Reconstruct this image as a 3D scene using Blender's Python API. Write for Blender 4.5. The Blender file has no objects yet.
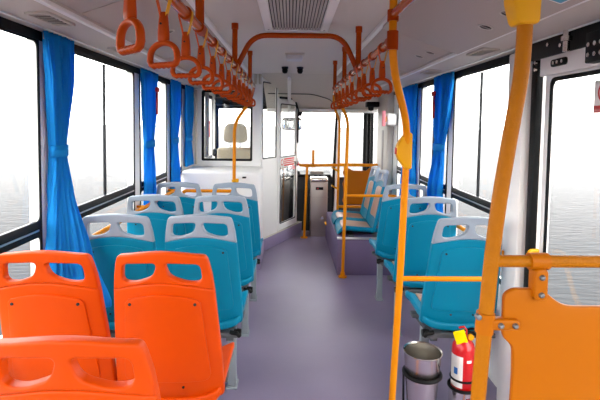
import bpy, bmesh, math, random
from mathutils import Vector, Matrix, Euler
random.seed(7)
S = bpy.context.scene
COL = S.collection
PI = math.pi
# ------------------------------------------------------------------ camera, sky, exposure
cd = bpy.data.cameras.new('camera')
cam = bpy.data.objects.new('camera', cd)
COL.objects.link(cam)
cd.sensor_width = 36.0
cd.lens = 27.0
cd.shift_y = -50.0 / 600.0
cd.clip_start = 0.02
cd.clip_end = 2000
cam.matrix_world = (Matrix.Translation((0, 0, 1.55)) @ Matrix.Rotation(math.radians(-1.249), 4, 'Z')
                    @ Matrix.Rotation(PI / 2 - math.radians(3.164), 4, 'X') @ Matrix.Rotation(math.radians(0.75), 4, 'Z'))
S.camera = cam
W = bpy.data.worlds.new('overcast_sky')
S.world = W
W.use_nodes = True
bgn = W.node_tree.nodes['Background']
bgn.inputs[0].default_value = (1.0, 0.99, 0.975, 1)
bgn.inputs[1].default_value = 3.0
S.view_settings.view_transform = 'Standard'
S.view_settings.look = 'None'
S.view_settings.gamma = 1.0
S.view_settings.use_curve_mapping = False
S.view_settings.exposure = 1.2

# ------------------------------------------------------------------ materials
def srgb(r, g, b):
    f = lambda c: ((c / 255.0) / 12.92) if c <= 10 else (((c / 255.0) + 0.055) / 1.055) ** 2.4
    return (f(r), f(g), f(b), 1.0)

def mat(name, col, rough=0.5, metal=0.0, bump=0.0, bscale=200.0, var=0.0, vscale=6.0, spec=0.5, coat=0.0):
    m = bpy.data.materials.new(name)
    m.use_nodes = True
    nt = m.node_tree
    b = nt.nodes['Principled BSDF']
    b.inputs['Base Color'].default_value = col
    b.inputs['Roughness'].default_value = rough
    b.inputs['Metallic'].default_value = metal
    b.inputs['Specular IOR Level'].default_value = spec
    b.inputs['Coat Weight'].default_value = coat
    tc = nt.nodes.new('ShaderNodeTexCoord')
    if var > 0:
        n = nt.nodes.new('ShaderNodeTexNoise')
        n.inputs['Scale'].default_value = vscale
        n.inputs['Detail'].default_value = 4
        nt.links.new(tc.outputs['Object'], n.inputs['Vector'])
        mx = nt.nodes.new('ShaderNodeMix')
        mx.data_type = 'RGBA'
        mx.inputs[6].default_value = tuple(c * (1 - var) for c in col[:3]) + (1,)
        mx.inputs[7].default_value = tuple(min(1, c * (1 + var)) for c in col[:3]) + (1,)
        nt.links.new(n.outputs['Fac'], mx.inputs[0])
        nt.links.new(mx.outputs[2], b.inputs['Base Color'])
    if bump > 0:
        n2 = nt.nodes.new('ShaderNodeTexNoise')
        n2.inputs['Scale'].default_value = bscale
        n2.inputs['Detail'].default_value = 2
        nt.links.new(tc.outputs['Object'], n2.inputs['Vector'])
        bp = nt.nodes.new('ShaderNodeBump')
        bp.inputs['Strength'].default_value = bump
        bp.inputs['Distance'].default_value = 0.002
        nt.links.new(n2.outputs['Fac'], bp.inputs['Height'])
        nt.links.new(bp.outputs['Normal'], b.inputs['Normal'])
    return m

M = {}
M['blue'] = mat('teal_blue_plastic', srgb(0, 124, 158), 0.4, var=0.04, bump=0.05, bscale=500, spec=0.2)
M['grey'] = mat('pale_grey_plastic', srgb(148, 160, 174), 0.4, var=0.03, spec=0.25)
M['orange_seat'] = mat('orange_plastic', srgb(208, 71, 0), 0.42, var=0.04, bump=0.05, bscale=500, spec=0.18)
M['pad'] = mat('tan_seat_pad', srgb(176, 140, 122), 0.3, var=0.12, vscale=14)
M['amber_tex'] = mat('textured_amber_coat', srgb(172, 102, 0), 0.45, bump=0.9, bscale=170, var=0.08, vscale=60, spec=0.15)
M['amber'] = mat('amber_powder_coat', srgb(220, 134, 0), 0.42, bump=0.2, bscale=260, var=0.05, vscale=30, spec=0.18)
M['rail'] = mat('orange_rail_coat', srgb(172, 64, 0), 0.2, bump=0.15, bscale=260, var=0.05, vscale=30, spec=0.2)
M['handle'] = mat('orange_handle_plastic', srgb(166, 60, 0), 0.42, var=0.05, spec=0.12)
M['yellow'] = mat('yellow_plastic', srgb(224, 158, 0), 0.45, var=0.04, spec=0.25)
M['strap'] = mat('orange_webbing', srgb(222, 92, 22), 0.8, bump=0.3, bscale=700)
M['panel'] = mat('orange_divider_panel', srgb(176, 96, 0), 0.42, var=0.04, vscale=3, spec=0.15)
M['white'] = mat('white_painted_panel', srgb(244, 243, 240), 0.42, var=0.015, vscale=2)
M['cream'] = mat('warm_grey_trim', srgb(202, 195, 186), 0.5, var=0.03, vscale=3)
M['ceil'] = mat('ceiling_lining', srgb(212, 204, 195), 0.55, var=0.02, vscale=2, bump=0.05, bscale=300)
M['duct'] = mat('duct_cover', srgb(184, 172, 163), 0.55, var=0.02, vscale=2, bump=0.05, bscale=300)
M['alu'] = mat('satin_aluminium', srgb(215, 215, 215), 0.3, metal=1.0)
M['steel'] = mat('brushed_stainless_steel', srgb(232, 228, 222), 0.2, metal=1.0, bump=0.08, bscale=120)
M['box_steel'] = mat('farebox_steel', srgb(172, 164, 158), 0.4, metal=0.75, var=0.05)
M['chrome'] = mat('chrome', srgb(225, 225, 225), 0.12, metal=1.0)
M['black'] = mat('black_rubber', srgb(10, 11, 13), 0.5, var=0.1, spec=0.2)
M['navy'] = mat('dark_blue_anodised', srgb(22, 34, 58), 0.35, var=0.05, spec=0.3)
M['dark'] = mat('charcoal_plastic', srgb(44, 46, 50), 0.55, var=0.1, spec=0.25)
M['legm'] = mat('grey_painted_steel', srgb(140, 150, 156), 0.45, var=0.04)
M['purple'] = mat('purple_vinyl_step', srgb(112, 97, 130), 0.55, var=0.05, vscale=30, spec=0.3)
M['bolt'] = mat('zinc_bolt', srgb(120, 122, 126), 0.4, metal=0.6)
M['tag'] = mat('bright_yellow_card', srgb(240, 215, 0), 0.6, spec=0.1)
M['sill'] = mat('light_purple_vinyl', srgb(150, 137, 170), 0.5, var=0.04, vscale=30, spec=0.3)
M['frame_grey'] = mat('dark_grey_steel', srgb(84, 88, 92), 0.5, var=0.05)
M['red'] = mat('red_enamel', srgb(192, 14, 20), 0.3, coat=0.3)
M['redp'] = mat('red_print', srgb(222, 60, 60), 0.6)
M['pink'] = mat('pink_paper', srgb(246, 150, 160), 0.6)
M['paper'] = mat('white_paper', srgb(240, 238, 234), 0.6)
M['labelblue'] = mat('blue_print', srgb(40, 110, 190), 0.5)
M['cyan'] = mat('cyan_print', srgb(60, 160, 190), 0.5)
M['tan'] = mat('tan_leather', srgb(184, 172, 150), 0.6, bump=0.2, bscale=120, var=0.05)
M['slat'] = mat('vent_slat_grey', srgb(190, 185, 180), 0.6, var=0.03)
M['grille'] = mat('grille_grey', srgb(158, 152, 148), 0.6, var=0.05)
M['lampgrey'] = mat('speaker_grey', srgb(205, 206, 212), 0.5)
M['curtain'] = mat('blue_curtain_cloth', srgb(40, 166, 236), 0.75, bump=0.25, bscale=900, var=0.06, vscale=8, spec=0.1)
M['mirror'] = mat('mirror_glass', srgb(225, 228, 228), 0.06, metal=1.0)

def curtain_mat():
    m = M['curtain']
    nt = m.node_tree
    b = nt.nodes['Principled BSDF']
    out = nt.nodes['Material Output']
    tr = nt.nodes.new('ShaderNodeBsdfTranslucent')
    tr.inputs['Color'].default_value = srgb(40, 175, 250)
    mx = nt.nodes.new('ShaderNodeMixShader')
    mx.inputs[0].default_value = 0.45
    nt.links.new(b.outputs[0], mx.inputs[1])
    nt.links.new(tr.outputs[0], mx.inputs[2])
    nt.links.new(mx.outputs[0], out.inputs['Surface'])
curtain_mat()

def floor_mat():
    m = mat('purple_speckled_vinyl', srgb(150, 138, 166), 0.36)
    nt = m.node_tree
    b = nt.nodes['Principled BSDF']
    tc = nt.nodes.new('ShaderNodeTexCoord')
    n = nt.nodes.new('ShaderNodeTexNoise')
    n.inputs['Scale'].default_value = 2.2
    n.inputs['Detail'].default_value = 6
    v = nt.nodes.new('ShaderNodeTexVoronoi')
    v.inputs['Scale'].default_value = 70
    rp = nt.nodes.new('ShaderNodeValToRGB')
    rp.color_ramp.elements[0].position = 0.03
    rp.color_ramp.elements[0].color = (1, 1, 1, 1)
    rp.color_ramp.elements[1].position = 0.1
    rp.color_ramp.elements[1].color = (0, 0, 0, 1)
    mx = nt.nodes.new('ShaderNodeMix'); mx.data_type = 'RGBA'
    mx.inputs[6].default_value = srgb(128, 117, 148)
    mx.inputs[7].default_value = srgb(148, 138, 163)
    mx2 = nt.nodes.new('ShaderNodeMix'); mx2.data_type = 'RGBA'
    mx2.inputs[7].default_value = srgb(180, 174, 190)
    L = nt.links.new
    L(tc.outputs['Object'], n.inputs['Vector']); L(tc.outputs['Object'], v.inputs['Vector'])
    L(n.outputs['Fac'], mx.inputs[0]); L(v.outputs['Distance'], rp.inputs[0])
    L(rp.outputs[0], mx2.inputs[0]); L(mx.outputs[2], mx2.inputs[6]); L(mx2.outputs[2], b.inputs['Base Color'])
    n3 = nt.nodes.new('ShaderNodeTexNoise'); n3.inputs['Scale'].default_value = 160
    bp = nt.nodes.new('ShaderNodeBump'); bp.inputs['Strength'].default_value = 0.2; bp.inputs['Distance'].default_value = 0.002
    L(tc.outputs['Object'], n3.inputs['Vector']); L(n3.outputs['Fac'], bp.inputs['Height']); L(bp.outputs[0], b.inputs['Normal'])
    return m
M['floor'] = floor_mat()

def glass_mat(name, tint=(1, 1, 1, 1), fac=0.06):
    m = bpy.data.materials.new(name); m.use_nodes = True
    nt = m.node_tree; nt.nodes.clear()
    out = nt.nodes.new('ShaderNodeOutputMaterial')
    t = nt.nodes.new('ShaderNodeBsdfTransparent'); t.inputs[0].default_value = tint
    g = nt.nodes.new('ShaderNodeBsdfGlossy'); g.inputs['Roughness'].default_value = 0.02
    mx = nt.nodes.new('ShaderNodeMixShader'); mx.inputs[0].default_value = fac
    nt.links.new(t.outputs[0], mx.inputs[1]); nt.links.new(g.outputs[0], mx.inputs[2]); nt.links.new(mx.outputs[0], out.inputs[0])
    return m
M['glass'] = glass_mat('clear_glass', (0.99, 0.995, 0.99, 1), 0.03)
M['door_glass'] = glass_mat('cab_door_glass', (0.92, 0.94, 0.95, 1), 0.28)

def water_mat():
    m = mat('pale_rippled_water', srgb(64, 64, 66), 0.2)
    nt = m.node_tree; b = nt.nodes['Principled BSDF']; b.inputs['IOR'].default_value = 1.03
    tc = nt.nodes.new('ShaderNodeTexCoord')
    mp = nt.nodes.new('ShaderNodeMapping'); mp.inputs['Scale'].default_value = (0.5, 1.6, 1)
    n = nt.nodes.new('ShaderNodeTexNoise'); n.inputs['Scale'].default_value = 5.0; n.inputs['Detail'].default_value = 6
    bp = nt.nodes.new('ShaderNodeBump'); bp.inputs['Strength'].default_value = 0.6; bp.inputs['Distance'].default_value = 0.06
    L = nt.links.new
    L(tc.outputs['Object'], mp.inputs[0]); L(mp.outputs[0], n.inputs['Vector']); L(n.outputs['Fac'], bp.inputs['Height']); L(bp.outputs[0], b.inputs['Normal'])
    return m
M['water'] = water_mat()

# ------------------------------------------------------------------ mesh helpers
def finish(me, angle=38):
    for p in me.polygons: p.use_smooth = True
    me.set_sharp_from_angle(angle=math.radians(angle))
    return me

def to_mesh(bm, name, m, angle=38):
    bmesh.ops.recalc_face_normals(bm, faces=bm.faces)
    me = bpy.data.meshes.new(name)
    bm.to_mesh(me); bm.free()
    me.materials.append(M[m] if isinstance(m, str) else m)
    return finish(me, angle)

def add(name, data, parent=None, loc=None, rot=None):
    """data: a mesh, or (bmesh, material). World coordinates unless loc given."""
    if isinstance(data, tuple): data = to_mesh(data[0], name, data[1])
    o = bpy.data.objects.new(name, data)
    COL.objects.link(o)
    if loc is not None: o.location = loc
    if rot is not None: o.rotation_euler = rot
    if parent is not None:
        o.parent = parent
        if loc is None and rot is None:
            root = parent
            mw = root.matrix_basis.copy()
            if root.parent is not None:
                mw = root.parent.matrix_basis @ root.matrix_parent_inverse @ mw
            o.matrix_parent_inverse = mw.inverted()
    return o

def tag(o, label, cat=None, group=None, kind=None):
    o['label'] = label
    if cat: o['category'] = cat
    if group: o['group'] = group
    if kind: o['kind'] = kind
    return o

def thing(name, label, cat, loc=(0, 0, 0), rz=0.0, group=None, kind=None):
    o = bpy.data.objects.new(name, None)
    COL.objects.link(o)
    o.empty_display_size = 0.1
    o.location = loc; o.rotation_euler = (0, 0, rz)
    return tag(o, label, cat, group, kind)

def NB(): return bmesh.new()

def box(bm, x0, x1, y0, y1, z0, z1, bev=0.0, seg=2):
    r = bmesh.ops.create_cube(bm, size=1.0)
    vs = r['verts']
    for v in vs:
        v.co = Vector(((x0 + x1) / 2 + v.co.x * (x1 - x0), (y0 + y1) / 2 + v.co.y * (y1 - y0), (z0 + z1) / 2 + v.co.z * (z1 - z0)))
    if bev > 0:
        es = list({e for v in vs for e in v.link_edges})
        bmesh.ops.bevel(bm, geom=es, offset=bev, segments=seg, profile=0.5, affect='EDGES')
    return bm

def obox(bm, c, ax, ay, az, hx, hy, hz, bev=0.0):
    """oriented box"""
    t = NB(); box(t, -hx, hx, -hy, hy, -hz, hz, bev)
    mtx = Matrix((ax, ay, az)).transposed().to_4x4(); mtx.translation = Vector(c)
    t.transform(mtx)
    me = bpy.data.meshes.new('tmp'); t.to_mesh(me); t.free(); bm.from_mesh(me); bpy.data.meshes.remove(me)
    return bm

def fillet(pts, rad, n=6, closed=False):
    P = [Vector(p) for p in pts]; out = []
    N = len(P)
    for i in range(N):
        if not closed and i in (0, N - 1):
            out.append(P[i]); continue
        a, b, c = P[i - 1], P[i], P[(i + 1) % N]
        d1, d2 = (a - b), (c - b)
        r = min(rad, d1.length * 0.48, d2.length * 0.48)
        s, e = b + d1.normalized() * r, b + d2.normalized() * r
        for k in range(n + 1):
            t = k / n
            out.append(s * (1 - t) ** 2 + b * 2 * t * (1 - t) + e * t * t)
    return out

def tube(bm, pts, r, seg=12, closed=False, rfun=None, flat=None):
    P = [Vector(p) for p in pts]
    if closed is False:
        Q = [P[0]]
        for p in P[1:]:
            if (p - Q[-1]).length > 1e-5: Q.append(p)
        P = Q
    n = len(P)
    T = []
    for i in range(n):
        if closed: d = P[(i + 1) % n] - P[i - 1]
        else: d = P[min(i + 1, n - 1)] - P[max(i - 1, 0)]
        T.append(d.normalized())
    up = Vector((0, 0, 1)) if abs(T[0].z) < 0.9 else Vector((1, 0, 0))
    nrm = (up - T[0] * up.dot(T[0])).normalized()
    rings = []
    for i in range(n):
        nrm = (nrm - T[i] * nrm.dot(T[i])).normalized()
        b = T[i].cross(nrm)
        rr = rfun(i / (n - 1)) * r if rfun else r
        fa, fb = (flat if flat else (1, 1))
        rings.append([bm.verts.new(P[i] + nrm * (math.cos(2 * PI * k / seg) * rr * fa) + b * (math.sin(2 * PI * k / seg) * rr * fb)) for k in range(seg)])
    m = n if closed else n - 1
    for i in range(m):
        A, B = rings[i], rings[(i + 1) % n]
        for k in range(seg):
            bm.faces.new((A[k], A[(k + 1) % seg], B[(k + 1) % seg], B[k]))
    if not closed:
        bm.faces.new(rings[0][::-1]); bm.faces.new(rings[-1])
    return bm

def cyl(bm, p, q, r, seg=16):
    return tube(bm, [p, q], r, seg)

def lathe(bm, c, prof, seg=24, axis='Z'):
    """prof: (radius, height) list; closes on axis when radius 0"""
    rings = []
    for (r, h) in prof:
        ring = []
        if r < 1e-6:
            ring = [bm.verts.new((0, 0, h))]
        else:
            ring = [bm.verts.new((r * math.cos(2 * PI * k / seg), r * math.sin(2 * PI * k / seg), h)) for k in range(seg)]
        rings.append(ring)
    for A, B in zip(rings, rings[1:]):
        for k in range(seg):
            a0, a1 = A[k % len(A)], A[(k + 1) % len(A)]
            b0, b1 = B[k % len(B)], B[(k + 1) % len(B)]
            vs = []
            for v in (a0, a1, b1, b0):
                if v not in vs: vs.append(v)
            if len(vs) > 2: bm.faces.new(vs)
    vv = [v for r in rings for v in r]
    R = {'Z': Matrix.Identity(4), 'X': Matrix.Rotation(PI / 2, 4, 'Y'), 'Y': Matrix.Rotation(-PI / 2, 4, 'X')}[axis]
    for v in vv: v.co = (R @ v.co) + Vector(c)
    return bm

def rrect(x0, x1, y0, y1, r, n=5):
    return [(p.x, p.y) for p in fillet([(x0, y0, 0), (x1, y0, 0), (x1, y1, 0), (x0, y1, 0)], r, n, closed=True)]

def plate(outline, holes=(), th=0.02, bev=0.004, bres=2):
    """flat filled outline in the local XY plane, thickness th about z=0, rounded rim -> bmesh"""
    cu = bpy.data.curves.new('tmp', 'CURVE')
    cu.dimensions = '2D'; cu.fill_mode = 'BOTH'
    cu.extrude = max(th / 2 - bev, 0.0002); cu.bevel_depth = bev; cu.bevel_resolution = bres; cu.offset = -bev
    for loop in [outline] + list(holes):
        a = sum(loop[i][0] * loop[(i + 1) % len(loop)][1] - loop[(i + 1) % len(loop)][0] * loop[i][1] for i in range(len(loop)))
        lp = list(loop)
        if a < 0: lp = lp[::-1]
        sp = cu.splines.new('POLY')
        sp.points.add(len(lp) - 1)
        for p, q in zip(sp.points, lp): p.co = (q[0], q[1], 0, 1)
        sp.use_cyclic_u = True
    o = bpy.data.objects.new('tmp', cu)
    COL.objects.link(o)
    bpy.context.view_layer.update()
    me = bpy.data.meshes.new_from_object(o.evaluated_get(bpy.context.evaluated_depsgraph_get()))
    bm = NB(); bm.from_mesh(me)
    bpy.data.objects.remove(o); bpy.data.curves.remove(cu); bpy.data.meshes.remove(me)
    bmesh.ops.remove_doubles(bm, verts=bm.verts, dist=1e-5)
    return bm

def cuts(bm, xs=(), ys=()):
    for x in xs:
        bmesh.ops.bisect_plane(bm, geom=bm.verts[:] + bm.edges[:] + bm.faces[:], plane_co=(x, 0, 0), plane_no=(1, 0, 0))
    for y in ys:
        bmesh.ops.bisect_plane(bm, geom=bm.verts[:] + bm.edges[:] + bm.faces[:], plane_co=(0, y, 0), plane_no=(0, 1, 0))
    return bm

def place(bm, mtx): bm.transform(mtx); return bm

def frame_mtx(o, u, v):
    """local x->u, y->v, z->u x v, origin o"""
    u, v = Vector(u).normalized(), Vector(v).normalized()
    w = u.cross(v)
    m = Matrix((u, v, w)).transposed().to_4x4(); m.translation = Vector(o)
    return m
YZ = lambda x: frame_mtx((x, 0, 0), (0, 1, 0), (0, 0, 1))     # plate in a side wall: local x = Y, local y = Z
XZ = lambda y: frame_mtx((0, y, 0), (1, 0, 0), (0, 0, 1))     # plate across the bus

def text_mesh(body, size, mtx, m, name):
    cu = bpy.data.curves.new('txt', 'FONT'); cu.body = body; cu.size = size; cu.extrude = 0.0004
    cu.align_x = 'CENTER'; cu.align_y = 'CENTER'
    o = bpy.data.objects.new('txt', cu); COL.objects.link(o)
    bpy.context.view_layer.update()
    me = bpy.data.meshes.new_from_object(o.evaluated_get(bpy.context.evaluated_depsgraph_get()))
    bpy.data.objects.remove(o); bpy.data.curves.remove(cu)
    me.transform(mtx); me.materials.clear(); me.materials.append(M[m]); me.name = name
    return me

# ------------------------------------------------------------------ the setting
XL, XR = -1.17, 1.25
YB, YF = -1.3, 7.1
bm = NB()
bmesh.ops.create_grid(bm, x_segments=1, y_segments=1, size=500)
for v in bm.verts: v.co.z = -0.85
tag(add('ground', (bm, 'water')), 'pale grey rippled water stretching outside the windows', 'water', kind='structure')

bm = NB(); box(bm, XL, XR, YB, YF, -0.06, 0.0)
floor = tag(add('floor', (bm, 'floor')), 'purple grey speckled vinyl floor of the bus aisle', 'floor', kind='structure')

# side walls: lower wall, pillars and header, with real openings
def side_wall(name, label, x, sgn, pillars, openings, y_end):
    """openings: (y0,y1,z0,z1)"""
    x0, x1 = sorted((x, x + sgn * 0.05))
    b = NB()
    ys = sorted({YB, y_end} | {v for o in openings for v in o[:2]})
    for a, c in zip(ys, ys[1:]):
        op = [o for o in openings if o[0] <= a + 1e-6 and o[1] >= c - 1e-6]
        if not op: box(b, x0, x1, a, c, 0, 2.05)
        else:
            z0, z1 = op[0][2], op[0][3]
            if z0 > 0: box(b, x0, x1, a, c, 0, z0)
            box(b, x0, x1, a, c, z1, 2.05)
    return tag(add(name, (b, 'white')), label, 'wall', kind='structure')
ZB, ZT = 0.64, 1.935
LW = [(-1.1, 0.42), (0.52, 2.12), (2.24, 3.39), (3.52, 4.27), (4.4, 4.86), (5.75, 6.75)]
RW = [(-1.1, 0.72), (2.5, 3.42), (3.54, 4.28), (4.42, 5.2)]
DOOR = (0.98, 2.22)
FDOOR = (6.08, 6.98)
side_wall('wall_left', 'white side wall with window pillars on the left of the bus', XL, -1, None, [(a, b, ZB, ZT) for a, b in LW], YF)
side_wall('wall_right', 'white side wall with window pillars on the right of the bus', XR, 1, None,
          [(a, b, ZB, ZT) for a, b in RW] + [(DOOR[0], DOOR[1], 0.0, 1.98), (FDOOR[0], FDOOR[1], 0.0, 1.9)], YF)

wn = [0]
def side_window(x, sgn, y0, y1, label, mull=None, bar=True):
    wn[0] += 1
    xc = x + sgn * 0.012
    t = thing('window_%d' % wn[0], label, 'window', (xc, (y0 + y1) / 2, ZB), kind='structure')
    g = 0.022; gs = 0.009
    zb0, zb1 = 1.012, 1.088
    holes = [rrect(y0 + gs, y1 - gs, zb1, ZT - 0.02, 0.03), rrect(y0 + gs, y1 - gs, ZB + g, zb0, 0.03)] if bar else [rrect(y0 + gs, y1 - gs, ZB + g, ZT - 0.02, 0.035)]
    add('gasket', (place(plate(rrect(y0 - 0.004, y1 + 0.004, ZB - 0.01, ZT + 0.028, 0.03), holes, 0.008, 0.002, 1), YZ(x - sgn * 0.003)), 'black'), t)
    if bar:
        b = NB(); box(b, xc - 0.018, xc + 0.018, y0 + 0.004, y1 - 0.004, zb0 + 0.004, zb1 - 0.004, 0.006)
        r = add('window_rail', (b, 'navy'), t); r['label'] = 'dark blue rail between the upper and lower glass'
        b = NB(); box(b, xc - sgn * 0.02 - 0.003, xc - sgn * 0.02 + 0.003, y0 + 0.03, y1 - 0.03, zb0 + 0.03, zb0 + 0.038)
        add('rail_strip', (b, 'alu'), r)
    xs = xc + sgn * 0.012
    def pane(a, c, z0, z1, xx):
        b = NB(); box(b, xx - 0.002, xx + 0.002, a, c, z0, z1); add('pane', (b, 'glass'), t)
    if bar:
        pane(y0 + 0.01, y1 - 0.01, ZB + 0.01, zb0 + 0.01, xs)
        if mull:
            pane(y0 + 0.01, mull + 0.012, zb1 - 0.01, ZT - 0.01, xs)
            pane(mull - 0.012, y1 - 0.01, zb1 - 0.01, ZT - 0.01, xs - sgn * 0.01)
            b = NB(); box(b, xs - 0.009, xs + 0.007, mull - 0.009, mull + 0.009, zb1 - 0.004, ZT - 0.016, 0.003)
            add('sliding_frame', (b, 'dark'), t)
        else: pane(y0 + 0.01, y1 - 0.01, zb1 - 0.01, ZT - 0.01, xs)
    else: pane(y0 + 0.01, y1 - 0.01, ZB + 0.01, ZT - 0.01, xs)
    return t
ll = ['rear window on the left wall', 'large left window beside the orange seats', 'left sliding window between the first and second curtains',
      'left sliding window beyond the second curtain', 'narrow left window between the two farthest curtains', 'side window of the driver cab']
lm = [None, 1.2, 2.92, 3.93, None, None]
for (a, b), l, m_ in zip(LW, ll, lm): side_window(XL, -1, a, b, 'black framed ' + l, m_)
rl = ['rear window on the right wall', 'right sliding window beside the nearest blue seats', 'right sliding window between the two right curtains', 'right window behind the sideways blue seats']
rm = [None, 3.0, 3.98, None]
for (a, b), l, m_ in zip(RW, rl, rm): side_window(XR, 1, a, b, 'black framed ' + l, m_)

# ceiling: flat centre, sloping duct covers, strips over the windows
ZC = 2.15
CL, CR = -0.47, 0.51
FL, FR = -0.885, 0.965
ZF = 1.985
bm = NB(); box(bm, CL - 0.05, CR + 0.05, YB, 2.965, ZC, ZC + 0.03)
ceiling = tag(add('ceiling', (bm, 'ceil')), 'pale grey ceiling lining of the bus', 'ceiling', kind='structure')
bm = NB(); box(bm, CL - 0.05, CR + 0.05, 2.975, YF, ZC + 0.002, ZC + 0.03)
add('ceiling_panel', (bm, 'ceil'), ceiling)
bm = NB(); box(bm, XL - 0.1, XR + 0.1, YB - 0.1, YF + 0.1, 2.24, 2.28)
add('roof', (bm, 'white'), ceiling)
def quadprism(b, a0, a1, th, y0, y1):
    """sloped slab between section points a0->a1 (x,z)"""
    (x0, z0), (x1, z1) = a0, a1
    d = Vector((x1 - x0, 0, z1 - z0)); L = d.length; d.normalize()
    n = Vector((-d.z, 0, d.x))
    if n.z < 0: n = -n
    c = Vector(((x0 + x1) / 2, (y0 + y1) / 2, (z0 + z1) / 2)) + n * th / 2
    return obox(b, c, d, Vector((0, 1, 0)), d.cross(Vector((0, 1, 0))), L / 2, (y1 - y0) / 2, th / 2, 0.003)
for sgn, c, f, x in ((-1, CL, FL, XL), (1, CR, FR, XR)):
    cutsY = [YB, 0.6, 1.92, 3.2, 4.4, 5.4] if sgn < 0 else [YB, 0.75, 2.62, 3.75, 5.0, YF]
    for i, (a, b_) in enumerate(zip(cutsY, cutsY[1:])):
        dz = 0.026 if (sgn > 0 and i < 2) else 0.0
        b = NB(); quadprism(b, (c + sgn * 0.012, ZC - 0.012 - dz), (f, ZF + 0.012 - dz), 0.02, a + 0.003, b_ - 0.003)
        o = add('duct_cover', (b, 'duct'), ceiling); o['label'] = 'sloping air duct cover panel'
    ye = 5.4 if sgn < 0 else YF
    b = NB(); box(b, min(c, c + sgn * 0.03), max(c, c + sgn * 0.03), YB, ye, ZC - 0.022, ZC + 0.004, 0.005)
    add('moulding', (b, 'white'), ceiling)
    b = NB(); quadprism(b, (f - sgn * 0.008, ZF + 0.004), (x, 1.965), 0.02, YB, ye)
    add('window_strip', (b, 'cream'), ceiling)
    b = NB(); box(b, min(f - sgn * .006, f + sgn * 0.022), max(f - sgn * .006, f + sgn * 0.022), YB, ye, ZF - 0.012, ZF + 0.012, 0.006)
    add('moulding', (b, 'white'), ceiling)
    b = NB(); box(b, min(x, x - sgn * 0.012), max(x, x - sgn * 0.012), YB, ye, 1.925, 1.972, 0.002)
    add('window_header', (b, 'black'), ceiling)

# rear wall behind the camera, with its window
b = plate(rrect(XL, XR, 0, 2.2, 0.01), [rrect(-0.9, 0.98, 0.85, 1.85, 0.08)], 0.05, 0.004, 1)
tag(add('wall_rear', (place(b, XZ(YB - 0.02)), 'white')), 'white rear wall of the bus behind the last seats', 'wall', kind='structure')
wn[0] += 1
t = thing('window_%d' % wn[0], 'rear window of the bus', 'window', (0.04, YB - 0.02, 0.85), kind='structure')
b = NB(); box(b, -0.92, 1.0, YB - 0.024, YB - 0.02, 0.83, 1.87); add('pane', (b, 'glass'), t)
add('gasket', (place(plate(rrect(-0.93, 1.01, 0.82, 1.88, 0.08), [rrect(-0.88, 0.96, 0.87, 1.83, 0.08)], 0.06, 0.003, 1), XZ(YB - 0.02)), 'black'), t)

# front: destination panel, windscreen, dashboard
bm = NB()
quad = [(5.3, ZC), (6.5, 1.78), (6.95, 1.745), (6.95, 2.2), (5.3, 2.2)]
vs0 = [bm.verts.new((-0.34, y, z)) for y, z in quad]; vs1 = [bm.verts.new((XR, y, z)) for y, z in quad]
bm.faces.new(vs0); bm.faces.new(vs1[::-1])
for i in range(5): bm.faces.new((vs0[i], vs0[(i + 1) % 5], vs1[(i + 1) % 5], vs1[i]))
wf = tag(add('wall_front', (bm, 'cream')), 'warm grey panel over the windscreen at the front of the bus', 'wall', kind='structure')
bm = NB(); tube(bm, fillet([(-0.02, 5.27, 2.09), (-0.02, 6.45, 1.76)], 0.01), 0.022, 8); add('centre_strip', (bm, 'white'), wf)
bm = NB(); tube(bm, fillet([(-0.3, 5.9, 1.955), (0.28, 5.9, 1.955), (0.5, 5.95, 1.9), (0.62, 6.2, 1.84)], 0.08), 0.006, 8); add('cable', (bm, 'dark'), wf)
bm = NB(); box(bm, -0.34, XR, 6.42, 6.5, 1.735, 1.785, 0.01); add('lower_trim', (bm, 'white'), wf)
bm = NB(); box(bm, XL, XR, YF - 0.06, YF, 0.0, 0.72); box(bm, XL, XR, YF - 0.06, YF, 1.8, 2.2)
add('nose_panel', (bm, 'dark'), wf)
wn[0] += 1
t = thing('window_%d' % wn[0], 'big windscreen at the front of the bus', 'window', (0, YF - 0.03, 0.72), kind='structure')
b = NB(); box(b, XL, XR, YF - 0.04, YF - 0.034, 0.7, 1.85); add('pane', (b, 'glass'), t)
b = NB(); box(b, XL, XR, YF - 0.07, YF - 0.02, 0.70, 0.74); box(b, XL, XR, YF - 0.07, YF - 0.02, 1.79, 1.85)
box(b, XL, XL + 0.05, YF - 0.07, YF - 0.02, 0.7, 1.85); box(b, XR - 0.07, XR, YF - 0.07, YF - 0.02, 0.7, 1.85)
add('gasket', (b, 'black'), t)

# front entrance door on the right wall and its leaning post
def post(b, p, q, wx, wy):
    p, q = Vector(p), Vector(q)
    z = (q - p); L = z.length; z.normalize()
    x = Vector((1, 0, 0)); x = (x - z * x.dot(z)).normalized(); y = z.cross(x)
    return obox(b, (p + q) / 2, x, y, z, wx / 2, wy / 2, L / 2, 0.003)
t = thing('door_1', 'glazed front entrance door with black frame', 'door', (XR, 6.5, 0), kind='structure')
b = place(plate(rrect(FDOOR[0] + .01, FDOOR[1] - .01, 0.02, 1.88, 0.02), [rrect(FDOOR[0] + .09, FDOOR[1] - .07, 0.25, 1.8, 0.05)], 0.04, 0.004, 1), YZ(XR + 0.01))
add('door_leaf', (b, 'black'), t)
b = NB(); box(b, XR + 0.008, XR + 0.012, FDOOR[0] + .05, FDOOR[1] - .05, 0.2, 1.85); add('pane', (b, 'glass'), t)
t = thing('trim_1', 'leaning black and white post beside the front entrance', 'post', (0.62, 6.55, 0), kind='structure')
b = NB(); post(b, (0.615, 6.55, 0.0), (0.67, 6.55, 1.76), 0.035, 0.05); add('rubber_edge', (b, 'black'), t)
b = NB(); post(b, (0.66, 6.55, 0.0), (0.715, 6.55, 1.76), 0.045, 0.04); add('white_edge', (b, 'white'), t)
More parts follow.
